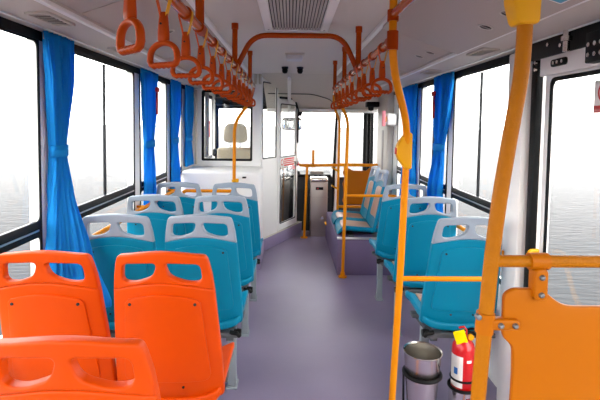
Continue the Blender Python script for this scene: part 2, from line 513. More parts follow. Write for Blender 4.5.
b = NB(); box(b, 0.7, XR, 6.5, 6.55, 1.745, 1.79, 0.004)
tag(add('trim_2', (b, 'black')), 'black bar across the top of the front entrance', 'trim', kind='structure')
b = NB(); box(b, 1.06, 1.115, 6.5, 6.56, 0.0, 1.76, 0.006)
tag(add('trim_3', (b, 'black')), 'black upright post left of the front door glass', 'trim', kind='structure')
b = NB(); box(b, 1.17, XR, 5.42, 6.06, 0.0, 2.02, 0.02)
t3 = tag(add('trim_4', (b, 'cream')), 'thick pale pillar between the front door and the side windows', 'pillar', kind='structure')
b = NB(); box(b, 1.165, 1.172, 5.62, 5.72, 0.95, 1.5, 0.003); add('slot', (b, 'grille'), t3)

b = NB()
prof = [(6.55, 0.0), (6.5, 0.62), (6.62, 0.80), (7.03, 0.84), (7.03, 0.0)]
v0 = [b.verts.new((-1.1, y, z)) for y, z in prof]; v1 = [b.verts.new((0.62, y, z)) for y, z in prof]
b.faces.new(v0); b.faces.new(v1[::-1])
for i in range(5): b.faces.new((v0[i], v0[(i + 1) % 5], v1[(i + 1) % 5], v1[i]))
dash = thing('dashboard', 'charcoal dashboard under the windscreen', 'dashboard', (-0.2, 6.8, 0))
add('console', (b, 'dark'), dash)
b = NB(); box(b, 0.02, 0.6, 6.56, 6.8, 0.79, 0.83, 0.01); add('top_pad', (b, 'black'), dash)
b = NB(); box(b, 0.3, 0.5, 6.64, 6.78, 0.825, 0.87, 0.012); add('instrument_box', (b, 'grille'), dash)
b = NB(); lathe(b, (0.12, 6.6, 0.80), [(0, 0), (0.03, 0), (0.03, 0.06), (0.02, 0.075), (0, 0.075)], 12); add('knob', (b, 'black'), dash)

b = NB(); box(b, 1.185, XR, 2.29, 2.455, 0.0, 1.95, 0.012)
tag(add('trim_7', (b, 'white')), 'broad white pillar between the middle door and the right windows', 'pillar', kind='structure')
# wheel-arch platform under the sideways seats
b = NB(); box(b, 0.502, XR, 4.58, 6.02, 0.0, 0.385, 0.006)
plat = tag(add('trim_5', (b, 'purple')), 'raised purple vinyl platform under the sideways blue seats', 'platform', kind='structure')
b = NB(); box(b, 0.496, XR, 4.568, 4.60, 0.378, 0.40, 0.004)
o = add('edge_strip', (b, 'alu'), plat); o['label'] = 'pale metal edging strip'
b = NB(); box(b, 0.50, 0.72, 6.02, 6.12, 0.0, 0.2, 0.006); add('step', (b, 'purple'), plat)
b = NB(); box(b, 0.485, 0.51, 6.02, 6.2, 0.2, 0.212, 0.002); add('warning_strip', (b, 'yellow'), plat)

# ------------------------------------------------------------------ driver cab
b = NB()
cab = thing('wall_cab', 'white partition with window behind the driver seat', 'partition', (-0.75, 5.42, 0), kind='structure')
b = place(plate([(XL, 0), (-0.35, 0), (-0.35, 2.15), (XL, 2.15)], [rrect(-1.04, -0.475, 1.13, 1.93, 0.02)], 0.05, 0.004, 1), XZ(5.43))
add('partition_panel', (b, 'white'), cab)
b = place(plate(rrect(-1.06, -0.455, 1.11, 1.95, 0.02), [rrect(-1.035, -0.48, 1.135, 1.925, 0.015)], 0.062, 0.003, 1), XZ(5.43))
add('gasket', (b, 'black'), cab)
b = NB(); box(b, -1.04, -0.475, 5.428, 5.432, 1.13, 1.93); add('pane', (b, 'glass'), cab)
b = NB(); box(b, -1.03, -0.985, 5.44, 5.47, 1.15, 1.92, 0.004); add('sliding_frame', (b, 'grille'), cab)
for xx in (-0.42, -0.365):
    b = NB(); tube(b, [(xx, 5.388, 2.03), (xx, 5.388, 2.148)], 0.016, 10); add('conduit', (b, 'cream'), cab)
b = NB(); tube(b, [(-1.125, 5.388, 1.07), (-1.125, 5.388, 1.95)], 0.016, 10); add('conduit', (b, 'cream'), cab)
b = NB(); box(b, -1.0, -0.46, 5.95, 6.05, 1.80, 1.90, 0.02)
tag(add('sun_visor', (b, 'black')), 'black roller blind at the top of the driver cab', 'blind')

# white low casing behind the cab
b = NB(); box(b, XL + 0.02, -0.315, 4.74, 5.36, 0.0, 1.055, 0.035, 4)
cas = thing('low_casing', 'white waist-high casing behind the driver partition', 'casing', (-0.74, 5.07, 0))
add('casing_body', (b, 'white'), cas)
b = NB(); box(b, -0.5, -0.46, 4.70, 4.745, 0.985, 1.0, 0.004); add('latch', (b, 'black'), cas)
b = NB(); box(b, XL + 0.02, -0.305, 4.735, 5.36, 0.0, 0.16, 0.003)
add('kick_plate', (b, 'sill'), cas)

# slanted cab side: fixed glazed panel and swing door on a purple sill
A = Vector((-0.355, 5.40, 0)); B = Vector((0.156, 6.46, 0))
UD = (B - A).normalized(); LD = (B - A).length
CM = lambda off=0.0: frame_mtx(A + Vector((UD.y, -UD.x, 0)) * off, UD, (0, 0, 1))    # local x along the slanted side, y up
t = thing('trim_6', 'purple vinyl sill under the slanted driver cab side', 'sill', (A.x, A.y, 0), kind='structure')
b = place(plate([(0, 0), (LD, 0), (LD, 0.15), (0, 0.15)], (), 0.06, 0.002, 1), CM(-0.005)); add('riser', (b, 'sill'), t)
b = place(plate([(0, 0.15), (LD, 0.15), (LD, 0.158), (0, 0.158)], (), 0.066, 0.001, 1), CM(-0.005)); add('edge_strip', (b, 'cream'), t)
t = thing('cab_side_panel', 'tall white fixed panel with narrow window beside the driver cab door', 'panel', (A.x, A.y, 0.16))
L1 = LD * 0.365
b = place(plate([(0, .16), (L1, .16), (L1, 2.14), (0, 2.14)], [rrect(0.035, L1 - 0.05, 1.14, 2.06, 0.02)], 0.02, 0.004, 1), CM())
add('panel_frame', (b, 'white'), t)
b = place(plate(rrect(0.027, L1 - 0.042, 1.132, 2.068, 0.02), [rrect(0.04, L1 - 0.055, 1.146, 2.054, 0.015)], 0.006, 0.002, 1), CM(0.011)); add('gasket', (b, 'dark'), t)
b = place(plate([(0.03, 1.135), (L1 - 0.045, 1.135), (L1 - 0.045, 2.065), (0.03, 2.065)], (), 0.006, 0.001, 1), CM()); add('pane', (b, 'glass'), t)
t = thing('cab_door', 'white swing door with upper and lower glass at the driver cab', 'door', (A.x + UD.x * L1, A.y + UD.y * L1, 0.16))
a0, a1 = L1 + 0.012, LD * 0.88
b = place(plate([(a0, .165), (a1, .165), (a1, 1.76), (a1 - .12, 1.90), (a0, 1.90)], [rrect(a0 + .06, a1 - .07, 1.13, 1.82, 0.03), rrect(a0 + .06, a1 - .07, .26, 1.04, 0.03)], 0.024, 0.004, 1), CM())
add('door_frame', (b, 'white'), t)
b = place(plate(rrect(a0 + .052, a1 - .062, 1.122, 1.828, 0.03), [rrect(a0 + .064, a1 - .074, 1.135, 1.815, 0.03)], 0.006, 0.002, 1), CM(.013)); add('gasket', (b, 'black'), t)
b = place(plate(rrect(a0 + .05, a1 - .06, .25, 1.05, 0.03), [rrect(a0 + .064, a1 - .074, .264, 1.035, 0.03)], 0.006, 0.002, 1), CM(.013)); add('gasket', (b, 'dark'), t)
for z0, z1 in ((1.125, 1.825), (.255, 1.045)):
    b = place(plate([(a0 + .055, z0), (a1 - .065, z0), (a1 - .065, z1), (a0 + .055, z1)], (), 0.006, 0.001, 1), CM()); add('pane', (b, 'glass' if z0 > 1 else 'door_glass'), t)
b = NB(); tube(b, [CM(0.02) @ Vector((a0 + .02, 1.9, 0)), CM(0.02) @ Vector((a1 - .13, 1.91, 0)), CM(0.02) @ Vector((a1 - .02, 1.76, 0)), CM(0.02) @ Vector((a1 - .02, 1.3, 0))], 0.015, 8)
add('rubber_edge', (b, 'black'), t)
b = place(plate(rrect(a1 - .045, a1 - .005, 1.0, 1.1, 0.01), (), 0.03, 0.004, 1), CM(0.024)); lk = add('lock', (b, 'chrome'), t)
b = place(plate(rrect(a1 - .04, a1 - .008, 0.985, 1.03, 0.006), (), 0.03, 0.004, 1), CM(0.030)); add('lock_tab', (b, 'red'), lk)
b = place(plate(rrect(a0 + .09, a0 + .15, .40, .56, 0.01), (), 0.02, 0.004, 1), CM(-0.035)); add('latch_plate', (b, 'paper'), t)
# notice on the cab door
t = thing('notice_sticker', 'small white notice with red lettering on the driver cab door', 'sticker', tuple(CM(0.03) @ Vector(((a0 + a1) / 2 - .04, 1.08, 0))))
s0, s1 = a0 + .045, a1 - .12
b = place(plate([(s0, 1.0), (s1, 1.0), (s1, 1.115), (s0, 1.115)], (), 0.002, 0.0005, 1), CM(0.0175)); add('sticker_sheet', (b, 'paper'), t)
for z in (1.098, 1.07, 1.045, 1.016):
    hh = 0.010 if z in (1.098, 1.016) else 0.007
    b = place(plate([(s0 + .11, z - hh), (s1 - .01, z - hh), (s1 - .01, z + hh), (s0 + .11, z + hh)], (), 0.002, 0.0005, 1), CM(0.0192)); add('red_line', (b, 'redp'), t)
b = place(plate([(s0 + .055 + .04 * math.cos(k * PI / 12), 1.06 + .04 * math.sin(k * PI / 12)) for k in range(24)],
                [[(s0 + .055 + .03 * math.cos(k * PI / 12), 1.06 + .03 * math.sin(k * PI / 12)) for k in range(24)]], 0.002, 0.0003, 1), CM(0.0192)); add('red_ring', (b, 'redp'), t)
b = place(plate([(s1 - .06, .94), (s1 + .02, .94), (s1 + .02, 0.99), (s1 - .06, 0.99)], (), 0.002, 0.0005, 1), CM(0.0195)); add('pink_tab', (b, 'pink'), t)

# driver seat
t = thing('driver_seat', 'tan leather driver seat with separate headrest', 'seat', (-0.72, 6.0, 0))
b = NB(); box(b, -0.98, -0.5, 5.97, 6.09, 0.5, 1.24, 0.05, 4); add('backrest', (b, 'tan'), t)
b = NB(); box(b, -0.98, -0.5, 6.05, 6.45, 0.42, 0.54, 0.04, 3); add('cushion', (b, 'tan'), t)
b = place(cuts(plate([(x, z) for x, z in fillet([(-.165, 0, 0), (.165, 0, 0), (.135, .27, 0), (-.135, .27, 0)], .09, 6, closed=True) and [(p.x, p.y) for p in fillet([(-.17, 0, 0), (.17, 0, 0), (.14, .26, 0), (-.14, .26, 0)], .09, 6, closed=True)]], (), 0.1, 0.035, 4), xs=(-.08, 0, .08)), XZ(6.04) @ Matrix.Translation((-0.735, 1.305, 0)))
hr = add('headrest', (b, 'tan'), t)
for xx in (-.8, -.67):
    b = NB(); cyl(b, (xx, 6.04, 1.2), (xx, 6.04, 1.34), 0.008, 8); add('headrest_rod', (b, 'chrome'), t)
b = NB(); box(b, -1.03, -0.98, 5.98, 6.08, 1.12, 1.22, 0.02, 2); add('armrest', (b, 'black'), t)
b = NB(); box(b, -0.95, -0.53, 6.05, 6.45, 0.0, 0.42, 0.02); add('seat_base', (b, 'dark'), t)
# ------------------------------------------------------------------ passenger seats
def hw(z):      # half-width of the backrest by height
    pts = [(0.40, .218), (0.62, .211), (0.94, .189), (1.015, .176), (1.07, .168)]
    if z <= pts[0][0]: return pts[0][1]
    for (a, u), (c, w) in zip(pts, pts[1:]):
        if z <= c: return u + (w - u) * (z - a) / (c - a)
    return pts[-1][1]
def ydef(x, z):
    lean = 0.125 * max(0, (1.08 - z) / 0.66) ** 1.05
    wrap = 0.034 * (abs(x) / 0.2) ** 2.4
    low = 0.9 * max(0, 0.5 - z) ** 1.5
    return lean + wrap + low
def bend_back(bm, off=0.0):
    for v in bm.verts:
        x, z, d = v.co.x, v.co.y, v.co.z
        v.co = Vector((x, ydef(x, z) - d + off, z))
    return bm
def back_outline_band():
    # grey head band: arched top, lower edge arched
    left = [(-hw(.918), .916), (-.184, 0.975), (-.174, 1.026)] + [(q.x, q.y) for q in fillet([(-.174, 1.026, 0), (-.165, 1.058, 0), (-.12, 1.0645, 0)], .032, 7)][1:]
    top = [(-.12 + .24 * k / 10, 1.0645 + .012 * math.sin(PI * k / 10)) for k in range(1, 10)]
    right = [(-x, y) for x, y in reversed(left)]
    low = [(hw(.918) - 2 * hw(.918) * k / 14, .916 + .036 * math.sin(PI * k / 14)) for k in range(1, 14)]
    return left + top + right + low
def hand_hole(s):
    q = [(s * .030, .980, 0), (s * .013, 1.034, 0), (s * .144, 1.026, 0), (s * .150, .955, 0), (s * .10, .953, 0)]
    return [(p.x, p.y) for p in fillet(q, .024, 6, closed=True)]
def body_outline():
    right = [(hw(z), z) for z in (.917, .85, .75, .62, .54, .47)]
    bot = [(p.x, p.y) for p in fillet([(.2155, .47, 0), (.214, .43, 0), (.17, .42, 0)], .04, 5)]
    r = right[:-1] + bot
    l = [(-x, y) for x, y in reversed(r)]
    top = [(-hw(.917) + 2 * hw(.917) * k / 14, .917 + .036 * math.sin(PI * k / 14)) for k in range(1, 14)]
    return r + l + top
def inner_panel():
    q = [(-.158, .53, 0), (.158, .53, 0), (.142, .86, 0), (.128, .885, 0)]
    arch = [(.128 - .256 * k / 8, .887 + .022 * math.sin(PI * k / 8), 0) for k in range(0, 9)]
    pts = [Vector(a) for a in [(-.146, .86, 0), (-.172, .53, 0), (.172, .53, 0), (.146, .86, 0)]]
    f = fillet([(-.142, .87, 0), (-.172, .53, 0), (.172, .53, 0), (.142, .87, 0)], .035, 6)
    f2 = f + [Vector(a) for a in arch]
    return [(p.x, p.y) for p in f2]
XS = [-.17, -.13, -.09, -.045, 0, .045, .09, .13, .17]
SEATMESH = {}
def seat_meshes(bandm, bodym, key):
    d = {}
    d['head_band'] = to_mesh(bend_back(cuts(plate(back_outline_band(), [hand_hole(1), hand_hole(-1)], 0.036, 0.008, 3), XS)), 'head_band', bandm, 50)
    d['backrest'] = to_mesh(bend_back(cuts(plate(body_outline(), (), 0.036, 0.008, 3), XS, (.45, .47, .49, .52, .58, .66, .74, .82, .9))), 'backrest', bodym, 50)
    d['back_panel'] = to_mesh(bend_back(cuts(plate(inner_panel(), (), 0.012, 0.003, 2), XS, (.58, .66, .74, .82)), -0.0205), 'back_panel', bodym, 50)
    # seat pan: shallow dish with a rolled front edge
    out = [(p.x, p.y) for p in fillet([(-.208, .10, 0), (.208, .10, 0), (.2175, .53, 0), (-.2175, .53, 0)], .06, 7, closed=True)]
    b = cuts(plate(out, (), 0.045, 0.014, 3), [-.2, -.15, -.1, 0, .1, .15, .2], (.16, .24, .32, .40, .44, .47, .5))
    for v in b.verts:
        x, y, z = v.co
        zz = 0.425 + z + 0.05 * (abs(x) / .22) ** 3 + 0.02 * max(0, y - .2) / .3
        if y > .44: zz -= 6.0 * (y - .44) ** 2
        v.co.z = zz
    d['seat_pan'] = to_mesh(b, 'seat_pan', bodym, 50)
    out = [(p.x, p.y) for p in fillet([(-.15, .17, 0), (.15, .17, 0), (.16, .48, 0), (-.16, .48, 0)], .04, 6, closed=True)]
    b = cuts(plate(out, (), 0.012, 0.005, 2), [-.1, 0, .1], (.24, .32, .40, .44))
    for v in b.verts:
        x, y, z = v.co
        zz = 0.452 + z + 0.05 * (abs(x) / .22) ** 3 + 0.02 * max(0, y - .2) / .3
        if y > .44: zz -= 6.0 * (y - .44) ** 2
        v.co.z = zz
    d['seat_pad'] = to_mesh(b, 'seat_pad', 'pad', 50)
    out = [(p.x, p.y) for p in fillet([(-.15, .56, 0), (.15, .56, 0), (.125, .89, 0), (-.125, .89, 0)], .05, 6, closed=True)]
    d['back_pad'] = to_mesh(bend_back(cuts(plate(out, (), 0.012, 0.005, 2), XS, (.64, .72, .8)), 0.021), 'back_pad', 'pad', 50)
    b = NB(); lathe(b, (0, 0, 0), [(0, -.004), (.0045, -.004), (.006, -.002), (.006, .004), (0, .004)], 10, 'Y')
    d['screw'] = to_mesh(b, 'screw', 'dark')
    b = NB(); lathe(b, (0, 0, 0), [(0, -.003), (.005, -.003), (.005, .004), (0, .004)], 10, 'Y')
    d['plug'] = to_mesh(b, 'plug', 'black')
    b = NB(); box(b, -.20, .20, .10, .16, .366, .392, 0.004); box(b, -.20, .20, .36, .42, .366, .392, 0.004)
    box(b, -.17, -.13, .10, .42, .35, .375, .003); box(b, .13, .17, .10, .42, .35, .375, .003)
    d['seat_frame'] = to_mesh(b, 'seat_frame', 'frame_grey')
    b = NB(); lathe(b, (.19, .125, .385), [(0, -.02), (.02, -.02), (.024, 0), (.02, .02), (0, .02)], 12, 'X'); tube(b, [(.15, .11, .395), (.19, .1, .392), (.205, .105, .375)], .012, 8)
    d['bracket_knob'] = to_mesh(b, 'bracket_knob', 'black')
    b = NB(); box(b, -.024, .024, -.02, .02, 0.008, .36, 0.005)
    d['leg'] = to_mesh(b, 'leg', 'legm')
    b = NB(); box(b, -.032, .032, -.05, .05, 0.0, .012, 0.003); box(b, -.026, .026, .018, .03, .01, .05, .003)
    d['foot_plate'] = to_mesh(b, 'foot_plate', 'legm')
    SEATMESH[key] = d
seat_meshes('grey', 'blue', 'blue')
seat_meshes('orange_seat', 'orange_seat', 'orange')
def make_seat(key, label, x, y, rz=0, leg=0.145, group=None, z=0.0, leg_h=True):
    d = SEATMESH[key]
    t = thing('bus_seat', label, 'seat', (x, y, z), rz, group)
    Z0 = (0, 0, 0)
    hb = add('head_band', d['head_band'], t, Z0)
    if key == 'blue': hb['label'] = 'pale grey head band with two hand holes'
    bk = add('backrest', d['backrest'], t, Z0)
    add('back_panel', d['back_panel'], bk, Z0)
    add('back_pad', d['back_pad'], bk, Z0)['label'] = 'tan inset pad'
    for sx in (-1, 1):
        zz = .868; xx = sx * .122
        add('screw', d['screw'], bk, (xx, ydef(xx, zz) - .0275, zz))
        zz = .505; xx = sx * .062
        add('screw' if sx < 0 else 'plug', d['screw' if sx < 0 else 'plug'], bk, (xx, ydef(xx, zz) - .019, zz))
    pn = add('seat_pan', d['seat_pan'], t, Z0)
    add('seat_pad', d['seat_pad'], pn, Z0)['label'] = 'tan inset pad'
    fr = add('seat_frame', d['seat_frame'], t, Z0)
    kn = add('bracket_knob', d['bracket_knob'], fr, Z0)
    if leg < 0: kn.scale = (-1, 1, 1)
    if leg_h:
        add('leg', d['leg'], t, (leg, .255, 0)); add('foot_plate', d['foot_plate'], t, (leg, .265, 0))
    return t
XA, XWN = -.459, -.912
Y0 = 1.02; PITCH = 0.66
GO, GB = 'orange seats at the rear left', 'blue seats with grey tops'
make_seat('orange', 'orange seat nearest the camera, cut off by the photo bottom', -.495, .975, group=GO)
make_seat('orange', 'orange seat beside the aisle, directly in front of the nearest orange seat', -.475, 1.65, group=GO)
make_seat('orange', 'orange seat beside the left window, next to the aisle orange seat', -.912, 1.65, leg=-.05, group=GO)
rows = ['first', 'second', 'third']
for i in range(3):
    y = Y0 + PITCH * (i + 2)
    make_seat('blue', 'blue aisle seat on the left, %s row in front of the orange seats' % rows[i], XA - .013 + .008 * i, y, group=GB)
    make_seat('blue', 'blue seat by the left wall, %s row in front of the orange seats' % rows[i], XWN, y, leg=-.05, group=GB)
rl = ['blue single seat by the right wall, nearest the steel bin', 'blue single seat with grey top on the right, middle of three', 'blue single seat with grey top on the right, nearest the purple platform']
for i in range(3):
    make_seat('blue', rl[i], .968, 2.345 + .67 * i, leg=-.155, group=GB)
for i, l in enumerate(['sideways blue seat on the purple platform, nearer to the camera', 'sideways blue seat on the purple platform, nearer to the windscreen']):
    make_seat('blue', l, 1.045, 4.86 + .46 * i, rz=PI / 2, leg_h=False, group='sideways seats on the platform')

# ------------------------------------------------------------------ overhead handrails
RX0, RX1, RZ = -.337, .407, 1.9
def rail_post(b, x, y, ztop=ZC - .003, r=.0165):
    cyl(b, (x, y, RZ), (x, y, ztop), r, 12)
t = thing('ceiling_handrail', 'long orange overhead handrail on the left with hanging handles', 'handrail', (RX0, 2.3, RZ))
b = NB(); tube(b, fillet([(RX0, -.9, RZ), (RX0, 4.15, RZ), (RX0 - .03, 4.33, RZ - .05), (RX0 - .06, 4.38, 1.77)], .07), .0165, 14)
add('rail_tube', (b, 'rail'), t)
b = NB(); tube(b, fillet([(RX0 - .06, 4.38, 1.77), (-.545, 4.4, 1.56), (-.548, 4.4, 0.0)], .09), .0165, 14)
add('down_pole', (b, 'amber'), t)
for y in (-.4, 1.68, 2.72, 3.72):
    b = NB(); rail_post(b, RX0, y); po = add('ceiling_post', (b, 'rail'), t)
    b = NB(); cyl(b, (RX0, y, ZC - .035), (RX0, y, ZC - .001), .021, 12); add('post_socket', (b, 'handle'), po)
    b = NB(); cyl(b, (RX0, y - .03, RZ), (RX0, y + .03, RZ), .022, 14); add('tee_joint', (b, 'handle'), po)
b = NB(); cyl(b, (-.548, 4.4, .955), (-.548, 4.4, 1.01), .022, 12); box(b, -.53, -.50, 4.37, 4.4, .985, 1.02, .004); add('joint_clamp', (b, 'yellow'), t)
t = thing('ceiling_handrail', 'long orange overhead handrail on the right with hanging handles', 'handrail', (RX1, 3, RZ))
b = NB(); tube(b, fillet([(RX1, 1.85, RZ), (RX1, 4.25, RZ), (RX1 + .02, 4.42, RZ - .03), (.47, 4.48, 1.80)], .07), .0165, 14)
add('rail_tube', (b, 'rail'), t)
b = NB(); tube(b, fillet([(.47, 4.48, 1.80), (.575, 4.5, 1.62), (.552, 4.527, 0.012)], .09), .0165, 14)
add('down_pole', (b, 'amber'), t)
for y in (2.75, 3.46, 4.2):
    b = NB(); rail_post(b, RX1, y); po = add('ceiling_post', (b, 'rail'), t)
    b = NB(); cyl(b, (RX1, y, ZC - .035), (RX1, y, ZC - .001), .021, 12); add('post_socket', (b, 'handle'), po)
    b = NB(); cyl(b, (RX1, y - .03, RZ), (RX1, y + .03, RZ), .022, 14); add('tee_joint', (b, 'handle'), po)
b = NB(); cyl(b, (.552, 4.527, 0), (.552, 4.527, .012), .045, 16); cyl(b, (.552, 4.527, 0.012), (.552, 4.527, .05), .024, 12)
add('floor_flange', (b, 'amber'), t)
t = thing('arch_bar', 'orange arch bar crossing the ceiling between the two handrails', 'handrail', (0.03, 2.78, RZ))
b = NB(); tube(b, fillet([(RX0 + .005, 2.78, RZ), (-.235, 2.78, 2.093), (.31, 2.78, 2.097), (RX1 - .005, 2.78, RZ)], .09, 8), .0165, 14)
add('bar_tube', (b, 'rail'), t)
for x in (RX0, RX1):
    b = NB(); cyl(b, (x, 2.745, RZ), (x, 2.815, RZ), .022, 14); add('joint_collar', (b, 'handle'), t)

# leaning pole near the bin, with guard bar
t = thing('grab_pole', 'slim amber grab pole with a yellow bell box beside the steel bin', 'pole', (.512, 2.15, 0))
b = NB(); tube(b, fillet([(.41, 1.84, ZC - .003), (.41, 1.84, 1.80), (.545, 2.08, 1.55), (.536, 2.12, .82), (.512, 2.15, 0.01)], .13, 10), .0165, 14)
add('pole_tube', (b, 'amber'), t)
b = NB(); cyl(b, (.41, 1.84, 1.86), (.41, 1.84, 1.935), .0235, 14); cyl(b, (.41, 1.845, RZ), (.41, 1.90, RZ), .022, 14); add('joint_collar', (b, 'handle'), t)
b = NB(); cyl(b, (.41, 1.84, 1.975), (.41, 1.84, 2.02), .0235, 14); add('joint_collar', (b, 'handle'), t)
b = NB(); tube(b, [(.41, 1.84, 2.0), (.47, -.8, 2.02)], .0165, 14); o = add('rear_rail', (b, 'rail'), t)
b = NB(); tube(b, fillet([(.536, 2.12, .818), (.965, 2.12, .818), (.938, 2.14, .30), (.922, 2.15, 0.0)], .04), .0125, 12); add('guard_bar', (b, 'amber'), t)
b = NB(); cyl(b, (.512, 2.15, 0), (.512, 2.15, .012), .045, 16); add('floor_flange', (b, 'amber'), t)
q = [(0.0, -.085, 0), (.028, -.085, 0), (.028, .085, 0), (0, .085, 0), (-.03, .045, 0), (-.042, .02, 0), (-.042, -.02, 0), (-.03, -.045, 0)]
b = plate([(p.x, p.y) for p in fillet(q, .012, 4, closed=True)], (), .05, .006, 2)
bx = add('bell_box', (place(b, XZ(2.09) @ Matrix.Translation((.537, 1.437, 0))), 'yellow'), t)
b = NB(); box(b, .489, .498, 2.078, 2.102, 1.42, 1.452, .003); add('bell_button', (b, 'red'), bx)

# near barrier: thick pole, cross bar and orange panel
t = thing('barrier_rail', 'thick textured amber pole with cross bar and orange panel by the middle door', 'barrier', (.40, .95, 0))
YN = .95
pp = [(.497, YN, ZC + .02), (.492, YN, 1.80), (.488, YN, 1.66), (.474, YN, 1.57), (.453, YN, 1.42), (.439, YN, 1.28), (.419, YN, .95), (.39, YN, .0)]
b = NB(); tube(b, fillet(pp, .08, 6), .0158, 18); add('pole_tube', (b, 'amber_tex'), t)
q = [(-.024, -.03, 0), (.02, -.03, 0), (.026, .16, 0), (-.03, .16, 0), (-.038, .02, 0)]
b = plate([(p.x, p.y) for p in fillet(q, .01, 4, closed=True)], (), .05, .006, 2)
add('bell_box', (place(b, XZ(YN) @ Matrix.Translation((.491, 1.795, 0))), 'yellow'), t)
ZBAR = 1.262
b = NB(); cyl(b, (.432, YN, ZBAR), (XR, YN, ZBAR), .0132, 14); add('cross_bar', (b, 'amber_tex'), t)
pan = [(.475, .35, 0), (.492, 1.01, 0), (.490, 1.075, 0), (.466, 1.095, 0), (.466, 1.19, 0), (.486, 1.203, 0), (.55, 1.203, 0), (.595, 1.164, 0), (1.13, 1.164, 0), (1.18, 1.2, 0), (1.2, 1.2, 0), (1.2, .35, 0)]
b = plate([(p.x, p.y) for p in fillet(pan, .028, 6, closed=True)], (), .014, .004, 2)
pn = add('divider_panel', (place(b, XZ(YN)), 'panel'), t)
b = place(plate(rrect(.525, .555, 1.180, 1.25, .012), (), .03, .005, 2), XZ(YN - .004)); hg = add('hanger_bracket', (b, 'panel'), t)
b = NB(); cyl(b, (.520, YN, ZBAR), (.560, YN, ZBAR), .0185, 16); add('bracket_sleeve', (b, 'panel'), hg)
for z in (1.194, 1.232):
    b = NB(); lathe(b, (.540, YN - .021, z), [(0, -.005), (.004, -.004), (.0065, 0), (.0065, .006), (0, .006)], 12, 'Y'); add('bolt', (b, 'bolt'), hg)
b = place(plate(rrect(.418, .50, 1.114, 1.138, .01), (), .026, .005, 2), XZ(YN - .004)); hg = add('side_bracket', (b, 'panel'), t)
b = NB(); cyl(b, (.4275, YN, 1.104), (.4300, YN, 1.148), .0195, 18); add('bracket_sleeve', (b, 'panel'), hg)
for x in (.456, .487):
    b = NB(); lathe(b, (x, YN - .020, 1.126), [(0, -.005), (.004, -.004), (.0065, 0), (.0065, .006), (0, .006)], 12, 'Y'); add('bolt', (b, 'bolt'), hg)
b = NB(); lathe(b, (.410, YN - .012, 1.142), [(0, -.005), (.006, -.002), (.006, .01), (0, .01)], 12, 'Y'); add('bolt', (b, 'bolt'), hg)

# front barrier by the entrance
t = thing('entrance_barrier', 'yellow tubular barrier with small orange panel in front of the sideways seats', 'barrier', (.66, 5.95, .385))
b = NB(); tube(b, fillet([(.64, 5.95, .385), (.65, 5.95, 1.62), (.568, 5.95, 1.80), (.565, 5.95, 1.98)], .08, 8), .0165, 12); add('pole_tube', (b, 'amber'), t)
b = NB(); tube(b, [(.65, 5.95, 1.03), (1.165, 5.95, 1.03)], .021, 12); add('top_bar', (b, 'amber'), t)
b = NB(); tube(b, [(.65, 5.95, .47), (1.165, 5.95, .47)], .018, 12); add('bottom_bar', (b, 'amber'), t)
pan = [(.70, .55, 0), (.715, .60, 0), (.715, .72, 0), (.70, .78, 0), (.73, .86, 0), (.70, .93, 0), (.73, .985, 0), (.79, .985, 0), (.83, .955, 0), (1.02, .955, 0), (1.05, .99, 0), (1.10, .99, 0), (1.08, .85, 0), (1.03, .5, 0), (.73, .5, 0)]
b = plate([(p.x, p.y) for p in fillet(pan, .025, 5, closed=True)], (), .014, .004, 2); add('divider_panel', (place(b, XZ(5.95)), 'panel'), t)
for x in (.73, 1.09):
    b = NB(); box(b, x - .015, x + .015, 5.935, 5.965, .96, 1.05, .004); add('hanger_bracket', (b, 'amber'), t)
for z in (.97, .73):
    b = NB(); tube(b, [(.65, 5.94, z - .03), (.55, 5.90, z + .03)], .012, 10); add('yellow_arm', (b, 'yellow'), t)
t = thing('farebox_rail', 'yellow tubular rail around the steel fare box', 'handrail', (.22, 6.12, 0))
b = NB(); tube(b, fillet([(.135, 6.2, 1.0), (.22, 6.13, 1.0), (.66, 6.13, 1.01), (.66, 5.99, 1.02)], .05), .020, 12); add('top_bar', (b, 'amber'), t)
b = NB(); tube(b, [(.205, 6.13, 0), (.235, 6.13, 1.0)], .017, 12); po = add('leg', (b, 'amber'), t)
b = NB(); cyl(b, (.205, 6.13, 0), (.205, 6.13, .015), .05, 16); add('floor_flange', (b, 'amber'), po)
b = NB(); tube(b, [(.315, 6.13, 1.0), (.315, 6.13, 1.21)], .017, 12); add('upright_stub', (b, 'amber'), t)
for x in (.235, .315):
    b = NB(); cyl(b, (x - .03, 6.13, 1.0), (x + .03, 6.13, 1.0), .024, 12); add('tee_joint', (b, 'amber'), t)
# bar from platform pole to wall
b = NB(); tube(b, fillet([(.566, 4.6, .83), (1.12, 4.61, .83), (1.12, 4.615, .384)], .05), .0145, 12)
tag(add('grab_bar', (b, 'amber')), 'amber bar beside the near sideways seat, joined to the platform pole', 'handrail')
# bar behind the low casing and wall rails
t = thing('guard_rail', 'amber cross rail between the front row of blue seats and the white casing', 'handrail', (-.8, 4.45, .89))
b = NB(); tube(b, fillet([(-.548, 4.43, .89), (-1.03, 4.43, .89), (-1.06, 4.43, .86), (-1.06, 4.43, 0)], .05), .0165, 12); add('rail_tube', (b, 'amber'), t)
for nm, x, ya, yb, z, brk in (('left', XL + .07, 2.1, 4.4, .91, (2.12, 3.45, 4.33)), ('right', XR - .07, 2.42, 4.42, .86, (3.48, 4.35))):
    t = thing('wall_rail', 'amber grab rail running along the %s wall under the windows' % nm, 'handrail', (x, (ya + yb) / 2, z))
    b = NB(); cyl(b, (x, ya, z), (x, yb, z), .0145, 12); add('rail_tube', (b, 'amber'), t)
    for k in brk:
        b = NB(); cyl(b, (x, k, z), (x + (-.07 if x < 0 else .07), k, z), .01, 8); add('wall_bracket', (b, 'amber'), t)

